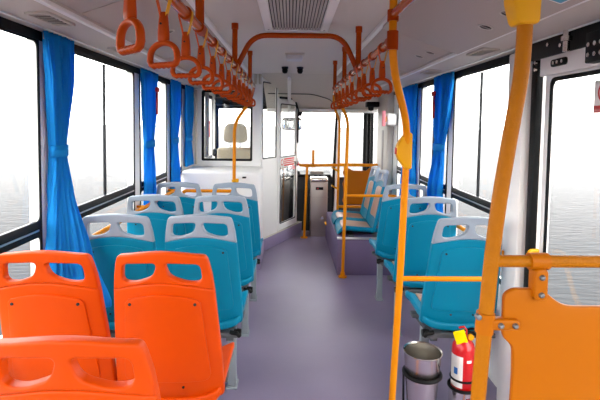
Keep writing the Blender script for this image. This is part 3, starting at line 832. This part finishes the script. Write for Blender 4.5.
# ------------------------------------------------------------------ hanging handles
def handle_meshes():
    d = {}
    b = NB(); cyl(b, (0, -.012, 0), (0, .012, 0), .0215, 16); d['rail_clip'] = to_mesh(b, 'rail_clip', 'handle')
    for s, nm, m_ in ((-1, 'strap', 'strap'), (1, 'strap', 'yellow')):
        b = NB()
        pts = [(s * .0215, 0, .004), (s * .021, 0, -.012), (s * .007, 0, -.07)]
        for i in range(len(pts) - 1):
            p, q = Vector(pts[i]), Vector(pts[i + 1]); dd = (q - p).normalized()
            obox(b, (p + q) / 2, dd.cross(Vector((0, 1, 0))), Vector((0, 1, 0)), dd, .0012, .008, (q - p).length / 2 + .001)
        d['strap%d' % s] = to_mesh(b, 'strap', m_)
    # sleeve (tapered)
    b = NB()
    pr = [(.0065, -.058), (.010, -.062), (.0125, -.085), (.0145, -.118), (.0145, -.132), (.009, -.14)]
    rings = []
    for r, z in pr:
        rings.append([b.verts.new((r * c, .75 * r * s_, z)) for c, s_ in [(math.copysign(abs(math.cos(a)) ** .5, math.cos(a)), math.copysign(abs(math.sin(a)) ** .5, math.sin(a))) for a in [2 * PI * (k + .5) / 16 for k in range(16)]]])
    for A_, B_ in zip(rings, rings[1:]):
        for k in range(16): b.faces.new((A_[k], A_[(k + 1) % 16], B_[(k + 1) % 16], B_[k]))
    b.faces.new(rings[0][::-1]); b.faces.new(rings[-1])
    d['sleeve'] = to_mesh(b, 'sleeve', 'handle')
    b = NB(); lathe(b, (0, -.0105, -.09), [(0, -.002), (.003, -.002), (.003, .002), (0, .002)], 8, 'Y'); d['rivet'] = to_mesh(b, 'rivet', 'black')
    # ring: arched top, flat grip with finger bumps
    pts = []
    W_ = .045
    for k in range(17):
        a = PI * k / 16
        pts.append((W_ * math.cos(a), 0, -.176 + .037 * math.sin(a) ** .85))
    pts += [(-W_ - .001, 0, -.184), (-W_ + .004, 0, -.194), (-W_ + .014, 0, -.199)]
    for k in range(1, 12): pts.append((-W_ + .014 + (2 * W_ - .028) * k / 12, 0, -.199 + 0.004 * abs(math.sin(PI * 4 * k / 12))))
    pts += [(W_ - .014, 0, -.199), (W_ - .004, 0, -.194), (W_ + .001, 0, -.184)]
    b = NB(); tube(b, pts, .0078, 10, closed=True, flat=(1.0, 1.25)); d['grip_ring'] = to_mesh(b, 'grip_ring', 'handle', 60)
    return d
HM = handle_meshes()
ORD = ['nearest', 'second', 'third', 'fourth', 'fifth', 'sixth', 'seventh', 'eighth', 'ninth', 'tenth', 'eleventh', 'twelfth', 'thirteenth']
def hang(x, y, rz, label, group, tilt=0):
    t = thing('strap_handle', label, 'strap handle', (x, y, RZ), 0, group)
    t.rotation_euler = (tilt, 0, 0)
    add('rail_clip', HM['rail_clip'], t, (0, 0, 0))
    for k in ('strap-1', 'strap1'): add('strap', HM[k], t, (0, 0, 0), (0, 0, rz * .25))
    s_ = add('sleeve', HM['sleeve'], t, (0, 0, 0), (0, 0, rz)); add('rivet', HM['rivet'], s_, (0, 0, 0))
    add('grip_ring', HM['grip_ring'], t, (0, 0, 0), (0, 0, rz))
rzL = [.78, .45, .2, .25, .3, .2, .25, .3, .2, .3, .25, .2]
for i in range(12):
    lab = ('orange hanging handle nearest the camera on the left ceiling rail' if i == 0 else 'orange hanging handle, %s from the camera on the left ceiling rail' % ORD[i])
    hang(RX0, .96 + .25 * i, -rzL[i], lab, 'hanging handles on the left rail', random.uniform(-.03, .03))
for i in range(9):
    lab = ('orange hanging handle nearest the camera on the right ceiling rail' if i == 0 else 'orange hanging handle, %s from the camera on the right ceiling rail' % ORD[i])
    hang(RX1, 2.02 + .25 * i - (.07 if i == 3 else 0), .15 + random.uniform(-.1, .25), lab, 'hanging handles on the right rail', random.uniform(-.03, .03))

# ------------------------------------------------------------------ curtains
def curtain(label, x, sgn, prof, nf=6, hammer=False):
    """prof rows: z, y0, y1, depth, (tie flag), (inboard swing)  (top to bottom); the cloth hangs in folds between y0 and y1"""
    t = thing('curtain', label, 'curtain', (x, (prof[0][1] + prof[0][2]) / 2, prof[-1][0]), group='blue window curtains')
    rows = 40; cols = nf * 10
    b = NB(); grid = []
    zs = [p[0] for p in prof]
    for r in range(rows + 1):
        z = zs[0] + (zs[-1] - zs[0]) * r / rows
        for p, q in zip(prof, prof[1:]):
            if p[0] >= z >= q[0]:
                f = (p[0] - z) / (p[0] - q[0]); f = f * f * (3 - 2 * f) * .5 + f * .5
                y0 = p[1] + (q[1] - p[1]) * f; y1 = p[2] + (q[2] - p[2]) * f; dp = p[3] + (q[3] - p[3]) * f
                w0 = p[5] if len(p) > 5 else 0; w1 = q[5] if len(q) > 5 else 0; sw = w0 + (w1 - w0) * f
        row = []
        for c in range(cols + 1):
            s = c / cols
            ph = 2 * PI * nf * s + .5 * math.sin(5 * z)
            amp = dp * (.9 + .25 * math.sin(s * 9 + 2 * z))
            row.append(b.verts.new((x - sgn * (dp + amp * (math.sin(ph) + .28 * math.sin(2.3 * ph + z)) + sw * s), y0 + (y1 - y0) * (s + .018 * math.sin(2 * ph)), z)))
        grid.append(row)
    for r in range(rows):
        for c in range(cols): b.faces.new((grid[r][c], grid[r][c + 1], grid[r + 1][c + 1], grid[r + 1][c]))
    o = add('cloth', (b, 'curtain'), t)
    md = o.modifiers.new('thickness', 'SOLIDIFY'); md.thickness = .003
    tie = [p for p in prof if len(p) > 4 and p[4]][0]
    zt = tie[0]; y0, y1 = tie[1] - .006, tie[2] + .006
    xa, xb = x - sgn * .002, x - sgn * (2 * tie[3] + .012)
    b = NB(); n = 20
    ring = [(((xa + xb) / 2) + (xb - xa) / 2 * math.cos(2 * PI * k / n), (y0 + y1) / 2 + (y1 - y0) / 2 * math.sin(2 * PI * k / n) * 1.05) for k in range(n)]
    lo = [b.verts.new((px, py, zt - .028)) for px, py in ring]; hi = [b.verts.new((px, py, zt + .028)) for px, py in ring]
    for k in range(n): b.faces.new((lo[k], lo[(k + 1) % n], hi[(k + 1) % n], hi[k]))
    o = add('tie_band', (b, 'curtain'), t); md = o.modifiers.new('thickness', 'SOLIDIFY'); md.thickness = .004
    for k in range(4):
        yy = prof[0][1] + (prof[0][2] - prof[0][1]) * (k + .12) / 3.4
        b = NB(); box(b, x - sgn * prof[0][3] - .004, x - sgn * prof[0][3] + .004, yy - .004, yy + .004, prof[0][0] - .035, prof[0][0] + .018, .001); add('hook', (b, 'alu'), t)
    return t
curtain('wide blue curtain gathered in the middle, nearest the orange seats', XL + .015, -1,
        [(1.962, 2.09, 2.36, .028), (1.75, 2.12, 2.35, .03), (1.41, 2.16, 2.28, .022, 1), (1.2, 2.14, 2.28, .026, 0, .03), (.9, 2.11, 2.27, .026, 0, .13), (.62, 2.10, 2.26, .026, 0, .24)], 8)
curtain('blue curtain with a red hammer behind it, second from the camera on the left', XL + .01, -1,
        [(1.962, 3.44, 3.88, .026), (1.7, 3.47, 3.84, .026), (1.385, 3.56, 3.76, .02, 1), (1.1, 3.56, 3.84, .014), (.62, 3.56, 3.95, .012)], 7)
curtain('blue curtain third from the camera on the left wall', XL + .01, -1,
        [(1.975, 4.30, 4.66, .026), (1.7, 4.32, 4.64, .026), (1.385, 4.36, 4.56, .02, 1), (1.0, 4.36, 4.68, .018), (.62, 4.34, 4.70, .016)], 6)
curtain('farthest blue curtain on the left wall beside the driver partition', XL + .01, -1,
        [(1.975, 4.9, 5.28, .024), (1.7, 4.9, 5.26, .024), (1.385, 4.94, 5.2, .018, 1), (1.08, 4.92, 5.28, .022)], 6)
curtain('wide blue curtain on the right wall between the sliding windows', XR - .01, 1,
        [(1.962, 3.34, 3.80, .03), (1.7, 3.40, 3.78, .03), (1.385, 3.55, 3.76, .022, 1), (1.0, 3.56, 3.88, .028), (.6, 3.54, 3.95, .028)], 7)
curtain('blue curtain on the right wall behind the slim amber pole', XR - .01, 1,
        [(1.962, 4.30, 4.86, .03), (1.7, 4.32, 4.8, .03), (1.385, 4.36, 4.7, .022, 1), (1.0, 4.34, 4.84, .028), (.6, 4.3, 4.9, .028)], 7)
for sgn, x in ((-1, XL + .062), (1, XR - .068)):
    b = NB(); cyl(b, (x, -1.1, 1.968), (x, 5.35, 1.968), .005, 8)
    tag(add('curtain_rod', (b, 'alu')), 'thin metal curtain rod above the %s windows' % ('left' if sgn < 0 else 'right'), 'curtain rod')
def hammer(x, sgn, y, z, label):
    t = thing('emergency_hammer', label, 'hammer', (x, y, z), group='red emergency hammers')
    b = NB(); box(b, x - .008, x + .008, y - .014, y + .014, z - .12, z + .06, .006); add('grip', (b, 'red'), t)
    b = NB(); box(b, x - .011, x + .011, y - .02, y + .05, z + .06, z + .1, .008); add('head', (b, 'red'), t)
hammer(XL + .095, -1, 3.66, 1.74, 'red emergency hammer hanging against the second left curtain')
hammer(XR - .085, 1, 3.66, 1.74, 'red emergency hammer hanging against the wide right curtain')
hammer(-1.08, -1, 6.02, 1.49, 'red emergency hammer seen through the driver partition window')
hammer(XR - .085, 1, 4.68, 1.76, 'red emergency hammer on the right curtain behind the slim amber pole')

# ------------------------------------------------------------------ ceiling fittings
t = thing('ceiling_vent', 'large grey slatted air vent with white frame in the ceiling', 'vent', (.03, 2.2, ZC))
vx0, vx1, vy0, vy1 = -.165, .225, 1.35, 2.83
fz = ZC - .02
for (a, c, d_, e) in ((vx0, vx0 + .05, vy0, vy1), (vx1 - .05, vx1, vy0, vy1), (vx0, vx1, vy0, vy0 + .03), (vx0, vx1, vy1 - .03, vy1)):
    b = NB(); box(b, a, c, d_, e, fz, ZC, .006); add('frame_bar', (b, 'white'), t)
b = NB(); box(b, vx0 + .04, vx1 - .04, vy0 + .02, vy1 - .02, ZC - .004, ZC - .001); add('backing', (b, 'dark'), t)
b = NB(); box(b, -.0055, .0055, vy0 + .03, vy1 - .03, -.005, .005, .0015); sl = to_mesh(b, 'slat', 'slat')
ns = 17
for k in range(ns):
    add('slat', sl, t, (vx0 + .062 + (vx1 - vx0 - .124) * k / (ns - 1) - .03, -2.2, -.010))
for y in (1.5, 2.1, 2.78):
    for x in (vx0 + .025, vx1 - .025):
        b = NB(); lathe(b, (x, y, fz), [(0, -.003), (.006, -.002), (.006, .002), (0, .002)], 10); add('screw', (b, 'grille'), t)
t = thing('ceiling_speaker', 'small grey square speaker on the front part of the ceiling', 'speaker', (.025, 3.88, ZC))
b = NB(); box(b, -.055, .11, 3.79, 3.97, ZC - .012, ZC + .002, .004); add('base', (b, 'cream'), t)
b = NB(); box(b, -.04, .095, 3.8, 3.95, ZC - .05, ZC - .012, .008); add('grille', (b, 'lampgrey'), t)
for x, l in ((-.064, 'left'), (.092, 'right')):
    t = thing('dome_camera', 'small black dome camera, the %s one of two on the front ceiling' % l, 'camera', (x, 4.7, ZC), group='dome cameras')
    b = NB(); lathe(b, (x, 4.7, ZC), [(0, 0), (.035, 0), (.035, -.015), (.03, -.02)], 14); add('base', (b, 'dark'), t)
    b = NB(); lathe(b, (x, 4.7, ZC), [(.029, -.018), (.03, -.045), (.02, -.065), (0, -.072)], 14); add('dome', (b, 'black'), t)
# slot vents and nozzle pairs in the duct covers / strips
def strip_vent(x, y, label, sgn):
    z = 1.976
    t = thing('air_outlet', label, 'air outlet', (x, y, z), group='air outlets above the windows')
    b = place(plate(rrect(-.05, .05, -.12, .12, .02), [rrect(-.038, .038, -.105, .105, .015)], .014, .004, 1), Matrix.Translation((x, y, z))); add('frame', (b, 'cream'), t)
    b = NB(); box(b, x - .036, x + .036, y - .1, y + .1, z - .001, z + .004); add('backing', (b, 'dark'), t)
    for k in range(6):
        b = NB(); obox(b, (x, y - .08 + .032 * k, z), Vector((1, 0, 0)), Vector((0, .8, .6)), Vector((0, -.6, .8)), .036, .011, .0012); add('louvre', (b, 'cream'), t)
strip_vent(-1.0, 1.92, 'slatted air outlet above the left window beside the orange seats', -1)
strip_vent(-1.0, 2.72, 'slatted air outlet above the left window past the first curtain', -1)
strip_vent(1.08, 2.55, 'slatted air outlet above the right window nearest the middle door', 1)
strip_vent(1.08, 3.5, 'slatted air outlet above the wide right curtain', 1)
def nozzle(c0, f0, s, y, label, sgn, dz):
    p = Vector((c0[0] + (f0[0] - c0[0]) * s, y, c0[1] + (f0[1] - c0[1]) * s - dz))
    d = Vector((f0[0] - c0[0], 0, f0[1] - c0[1])).normalized(); n = Vector((-d.z, 0, d.x))
    if n.z > 0: n = -n
    t = thing('air_nozzle', label, 'air nozzle', tuple(p), group='round air nozzles in the duct covers')
    mt = frame_mtx(p, d, n.cross(d))
    circ = lambda r: [(r * math.cos(2 * PI * k / 20), r * math.sin(2 * PI * k / 20)) for k in range(20)]
    add('rim', (place(plate(circ(.034), [circ(.026)], .008, .002, 1), mt), 'cream'), t)
    add('throat', (place(plate(circ(.027), (), .003, .001, 1), mt), 'black'), t)
    add('flap', (place(plate([(-.026, -.004), (.026, -.004), (.026, .004), (-.026, .004)], (), .008, .001, 1), mt), 'grille'), t)
c0, f0 = (CR + .012, ZC - .012), (FR, ZF + .012)
nozzle(c0, f0, .763, 1.80, 'round air nozzle on the right duct cover, nearer the thick amber pole', 1, .026)
nozzle(c0, f0, .787, 2.03, 'round air nozzle on the near right duct cover, farther from the thick amber pole', 1, .026)
nozzle(c0, f0, .82, 2.88, 'round air nozzle on the second right duct cover, nearer the camera', 1, .0)
nozzle(c0, f0, .784, 3.07, 'round air nozzle on the second right duct cover, farther from the camera', 1, .0)
c1, f1 = (CL - .012, ZC - .012), (FL, ZF + .012)
nozzle(c1, f1, .5, 2.44, 'round air nozzle on the left duct cover behind the second handle', -1, 0)
nozzle(c1, f1, .52, 2.58, 'round air nozzle on the left duct cover, farther from the camera', -1, 0)
def duct_sticker(name, label, cc, ff, s, y, m_, hx, hy, dz=0.0):
    p = Vector((cc[0] + (ff[0] - cc[0]) * s, y, cc[1] + (ff[1] - cc[1]) * s - dz))
    d = Vector((ff[0] - cc[0], 0, ff[1] - cc[1])).normalized(); n = Vector((-d.z, 0, d.x))
    if n.z > 0: n = -n
    mt = frame_mtx(p + n * .0015, d, n.cross(d))
    t = thing(name, label, 'sticker', tuple(p))
    add('sticker_sheet', (place(plate(rrect(-hx, hx, -hy, hy, .008), (), .002, .0005, 1), mt), 'paper'), t)
    add('printed_patch', (place(plate(rrect(-hx * .8, hx * .8, -hy * .8, hy * .3, .006), (), .002, .0005, 1), mt @ Matrix.Translation((0, 0, .001))), m_), t)
duct_sticker('duct_sticker', 'small blue and white sticker on the right duct cover at the top edge', c0, f0, .86, 1.52, 'cyan', .03, .045, .026)

# ------------------------------------------------------------------ middle door on the right
t = thing('door_2', 'white framed glass middle door on the right', 'door', (XR, 1.6, 0), kind='structure')
DX = XR + .005
b = place(plate([(1.0, .03), (2.19, .03), (2.19, 1.90), (1.0, 1.90)], [rrect(1.1, 2.14, .3, 1.785, .04)], .02, .005, 2), YZ(DX)); lf = add('door_leaf', (b, 'white'), t)
b = place(plate(rrect(1.092, 2.148, .292, 1.792, .04), [rrect(1.108, 2.128, .31, 1.772, .035)], .008, .002, 1), YZ(DX - .009)); add('gasket', (b, 'black'), lf)
b = NB(); box(b, DX - .002, DX + .002, 1.09, 2.12, .29, 1.785); add('pane', (b, 'glass'), t)
b = NB(); box(b, XR - .03, XR + .03, 2.225, 2.275, 0, 1.93, .005); add('door_seal', (b, 'black'), t)
b = NB(); box(b, XR - .05, XR + .03, .95, 2.27, 1.885, 2.0, .006); hd = add('door_header', (b, 'black'), t)
b = NB(); box(b, XR - .042, XR - .022, .98, 2.18, 1.80, 1.895, .004); tp = add('top_plate', (b, 'white'), t)
b = place(plate(rrect(1.96, 2.08, 1.832, 1.866, .016), (), .012, .003, 1), YZ(XR - .044)); sl_ = add('slot_plate', (b, 'black'), t)
for y in (1.985, 2.02, 2.05):
    b = NB(); lathe(b, (XR - .053, y, 1.849), [(0, -.004), (.008, -.003), (.008, .004), (0, .004)], 10, 'X'); add('bolt', (b, 'steel'), sl_)
b = NB(); box(b, XR - .08, XR - .02, 1.66, 1.79, 1.81, 1.93, .005); hb = add('hinge_block', (b, 'black'), t)
for y in (1.69, 1.725, 1.762):
    for z in (1.84, 1.88):
        b = NB(); lathe(b, (XR - .083, y, z), [(0, -.005), (.009, -.004), (.009, .004), (0, .004)], 10, 'X'); add('bolt', (b, 'steel'), hb)
b = NB(); cyl(b, (XR - .07, 1.93, 1.88), (XR - .07, 1.93, 1.98), .014, 12); cyl(b, (XR - .07, 1.93, 1.925), (XR - .07, 1.93, 1.945), .022, 12); add('hinge_pin', (b, 'steel'), t)
for y, z in ((1.97, 1.93), (2.0, 1.92), (2.1, 1.94), (2.235, 1.84), (2.235, 1.875)):
    b = NB(); lathe(b, (XR - .052 if y < 2.2 else XR - .034, y, z), [(0, -.006), (.009, -.005), (.009, .004), (0, .004)], 10, 'X'); add('bolt', (b, 'steel'), hd)
b = NB(); tube(b, fillet([(XR - .03, 2.15, .95), (XR - .08, 2.145, .95), (XR - .08, 2.05, .78), (XR - .08, 1.75, .5), (XR - .03, 1.75, .5)], .03), .011, 10); gh = add('grab_handle', (b, 'yellow'), t); gh['label'] = 'slanted yellow door grab handle'
# prohibition sticker on the glass
t = thing('warning_sticker', 'white prohibition sticker with red ring on the middle door glass', 'sticker', (DX - .004, 1.8, 1.62))
sx = DX - .0045
Q = lambda off: frame_mtx((sx - off, 0, 0), (0, -1, 0), (0, 0, 1))
sy0, sy1, sz0, sz1 = -1.838, -1.70, 1.615, 1.748
b = place(plate(rrect(sy0, sy1, sz0, sz1, .006), (), .002, .0005, 1), Q(0)); add('sticker_sheet', (b, 'paper'), t)
cy, cz = (sy0 + sy1) / 2, sz0 + .083
circ = lambda r: [(cy + r * math.cos(2 * PI * k / 32), cz + r * math.sin(2 * PI * k / 32)) for k in range(32)]
b = place(plate(circ(.046), [circ(.037)], .002, .0004, 1), Q(.001)); add('red_ring', (b, 'red'), t)
dg = Vector((1, -1)).normalized()
b = place(plate([(cy - .03, cz + .024), (cy - .024, cz + .03), (cy + .03, cz - .024), (cy + .024, cz - .03)], (), .002, .0004, 1), Q(.0018)); add('red_slash', (b, 'red'), t)
b = place(plate([(cy - .026, cz - .006), (cy + .022, cz - .006), (cy + .022, cz + .006), (cy - .026, cz + .006)], (), .002, .0004, 1), Q(.001)); add('black_symbol', (b, 'black'), t)
b = place(plate([(sy0, sz0), (sy1, sz0), (sy1, sz0 + .03), (sy0, sz0 + .03)], (), .002, .0004, 1), Q(.001)); add('red_strip', (b, 'red'), t)

# ------------------------------------------------------------------ bin, extinguisher, fare box, mirror and small front items
t = thing('waste_bin', 'brushed steel waste bin with black ring standing beside the slim amber pole', 'bin', (.712, 2.3, 0))
b = NB(); lathe(b, (.712, 2.3, 0), [(0, 0), (.066, 0), (.07, .01), (.097, .362), (.1015, .367), (.101, .371), (.0945, .365), (.068, .02), (0, .018)], 40); add('bin_body', (b, 'steel'), t)
b = NB(); tube(b, [(.712 + .0955 * math.cos(2 * PI * k / 40), 2.3 + .0955 * math.sin(2 * PI * k / 40)  , .25) for k in range(40)], .009, 10, closed=True); add('holder_ring', (b, 'black'), t)
b = NB(); tube(b, [(.712 + .078 * math.cos(2 * PI * k / 40), 2.3 + .078 * math.sin(2 * PI * k / 40), .06) for k in range(40)], .006, 8, closed=True); add('holder_ring', (b, 'black'), t)
b = NB(); tube(b, [(.63, 2.345, 0), (.622, 2.335, .25)], .006, 8); add('holder_rod', (b, 'black'), t)

ex, ey = .945, 2.34
t = thing('fire_extinguisher', 'red fire extinguisher with yellow tag behind the thick amber pole', 'fire extinguisher', (ex, ey, .02))
b = NB(); lathe(b, (ex, ey, .03), [(0, 0), (.055, 0), (.06, .01), (.06, .33), (.054, .36), (.038, .385), (.02, .4), (.018, .41), (0, .41)], 32); add('cylinder', (b, 'red'), t)
b = NB(); cyl(b, (ex, ey, .43), (ex, ey, .462), .015, 14); add('valve', (b, 'steel'), t)
b = NB(); tube(b, [(ex - .005, ey, .46), (ex + .03, ey - .01, .475), (ex + .085, ey - .03, .482)], .008, 8, flat=(.5, 1.4)); tube(b, [(ex, ey, .445), (ex + .04, ey - .012, .448), (ex + .08, ey - .03, .44)], .007, 8, flat=(.5, 1.4)); add('lever', (b, 'black'), t)
b = NB(); tube(b, [(ex - .03, ey - .005, .478), (ex - .005, ey - .01, .486), (ex + .01, ey - .012, .468), (ex + .004, ey - .015, .43)], .006, 8); add('safety_pin', (b, 'red'), t)
b = NB(); lathe(b, (ex + .028, ey - .02, .435), [(0, -.01), (.016, -.01), (.016, .004), (0, .004)], 14, 'Y'); add('gauge', (b, 'yellow'), t)
b = NB(); tube(b, fillet([(ex + .01, ey + .02, .45), (ex + .09, ey + .03, .42), (ex + .09, ey, .2)], .04), .008, 8); add('hose', (b, 'black'), t)
m_ = frame_mtx((ex - .03, ey - .035, .44), Vector((.93, -.2, .32)), Vector((-.32, 0, .93)))
b = place(plate(rrect(-.032, .028, -.035, .038, .004), (), .002, .0005, 1), m_); add('inspection_tag', (b, 'tag'), t)['label'] = 'bright yellow inspection tag'
def arc_patch(a0_, a1_, z0, z1, r, m):
    b = NB(); n = 10
    lo = [b.verts.new((ex + r * math.cos(a0_ + (a1_ - a0_) * k / n), ey + r * math.sin(a0_ + (a1_ - a0_) * k / n), z0)) for k in range(n + 1)]
    hi = [b.verts.new((ex + r * math.cos(a0_ + (a1_ - a0_) * k / n), ey + r * math.sin(a0_ + (a1_ - a0_) * k / n), z1)) for k in range(n + 1)]
    for k in range(n): b.faces.new((lo[k], lo[k + 1], hi[k + 1], hi[k]))
    return (b, m)
lb = add('label_sheet', arc_patch(PI * .95, PI * 1.38, .17, .34, .0608, 'paper'), t)
add('label_print', arc_patch(PI * 1.12, PI * 1.24, .24, .275, .0613, 'labelblue'), lb)
add('label_print', arc_patch(PI * 1.48, PI * 1.62, .31, .325, .0613, 'paper'), lb)
for z in (.205,):
    b = NB(); tube(b, [(ex + .062 * math.cos(2 * PI * k / 32), ey + .062 * math.sin(2 * PI * k / 32), z) for k in range(32)], .006, 8, closed=True); add('strap_band', (b, 'black'), t)
t = thing('extinguisher_stand', 'chrome cup stand with black rim holding the fire extinguisher', 'stand', (ex, ey, 0))
b = NB(); lathe(b, (ex, ey, 0), [(0, 0), (.064, 0), (.067, .004), (.0705, .155), (.067, .158), (.0635, .01), (0, .008)], 32); add('cup', (b, 'steel'), t)
b = NB(); tube(b, [(ex + .0705 * math.cos(2 * PI * k / 32), ey + .0705 * math.sin(2 * PI * k / 32), .157) for k in range(32)], .0085, 10, closed=True); add('rim_ring', (b, 'black'), t)
add('fire_label', arc_patch(PI * 1.48, PI * 1.72, .05, .12, .0725, 'red'), t)
add('fire_label_print', arc_patch(PI * 1.54, PI * 1.66, .065, .095, .073, 'paper'), t)

t = thing('fare_box', 'tall stainless steel fare box at the front of the aisle', 'fare box', (.41, 6.28, 0))
b = NB(); box(b, .292, .528, 6.2, 6.42, 0, .765, .008); add('cabinet', (b, 'box_steel'), t)
b = NB(); box(b, .285, .53, 6.2, 6.42, .765, .825, .02, 3); add('lid', (b, 'steel'), t)
b = NB(); box(b, .36, .465, 6.193, 6.202, .655, .695, .003); ds = add('display', (b, 'black'), t)
b = NB(); box(b, .375, .40, 6.190, 6.194, .668, .682); add('lamp', (b, 'red'), ds)
b = NB(); lathe(b, (.455, 6.2, .265), [(0, -.012), (.018, -.012), (.024, -.002), (.024, .004), (0, .004)], 16, 'Y'); add('lock', (b, 'chrome'), t)
b = NB(); box(b, .288, .532, 6.195, 6.425, .55, .556, .001); add('seam', (b, 'grille'), t)

t = thing('interior_mirror', 'rounded rear-view mirror hanging under the front panel', 'mirror', (.03, 6.72, 1.57))
b = place(plate(rrect(-.13, .17, 1.475, 1.66, .05), (), .04, .014, 3), XZ(6.70)); add('housing', (b, 'grille'), t)
b = place(plate(rrect(-.115, .155, 1.49, 1.645, .04), (), .004, .001, 1), XZ(6.678)); add('mirror_glass', (b, 'mirror'), t)
b = NB(); tube(b, [(.02, 6.72, 1.65), (.02, 6.76, 1.76)], .01, 8); add('mount_arm', (b, 'dark'), t)
t = thing('dome_camera', 'small black dome camera hanging over the interior mirror', 'camera', (.135, 6.42, 1.735))
b = NB(); lathe(b, (.135, 6.42, 1.735), [(0, 0), (.03, 0), (.03, -.02), (.024, -.05), (0, -.06)], 14); add('dome', (b, 'black'), t)
b = NB(); lathe(b, (.135, 6.42, 1.735), [(.036, .004), (.036, -.012), (.028, -.014)], 14); add('base', (b, 'dark'), t)
t = thing('front_camera_box', 'black camera unit above the front entrance', 'camera', (1.04, 5.95, 1.82))
b = NB(); box(b, 1.0, 1.165, 5.9, 6.05, 1.80, 1.87, .012); add('housing', (b, 'black'), t)
b = NB(); lathe(b, (1.06, 5.95, 1.80), [(0, 0), (.04, 0), (.035, -.04), (0, -.055)], 14); add('lens_dome', (b, 'black'), t)
t = thing('ticket_reader', 'small white reader with yellow and pink face by the front door', 'reader', (1.15, 5.3, 1.6))
b = NB(); box(b, 1.12, 1.245, 5.22, 5.34, 1.56, 1.70, .02, 3); add('housing', (b, 'white'), t)
b = NB(); box(b, 1.065, 1.105, 5.22, 5.24, 1.55, 1.73, .004); add('pink_card', (b, 'pink'), t)
b = NB(); lathe(b, (1.125, 5.27, 1.63), [(0, -.03), (.035, -.03), (.035, .02), (0, .02)], 16, 'X'); add('yellow_button', (b, 'yellow'), t)
t = thing('steering_wheel', 'dark steering wheel in the driver cab', 'steering wheel', (-.72, 6.3, .85))
mt = Matrix.Translation((-.72, 6.30, 1.0)) @ Matrix.Rotation(math.radians(25), 4, 'X')
b = NB(); tube(b, [mt @ Vector((.21 * math.cos(2 * PI * k / 36), .21 * math.sin(2 * PI * k / 36), 0)) for k in range(36)], .015, 8, closed=True); add('rim', (b, 'black'), t)
b = NB()
for k in range(3): tube(b, [mt @ Vector((0, 0, -.02)), mt @ Vector((.2 * math.cos(2 * PI * k / 3 + .5), .2 * math.sin(2 * PI * k / 3 + .5), 0))], .012, 8)
add('spokes', (b, 'black'), t)
b = NB(); tube(b, [mt @ Vector((0, 0, 0)), mt @ Vector((0, 0, -.14))], .03, 10); add('column', (b, 'dark'), t)
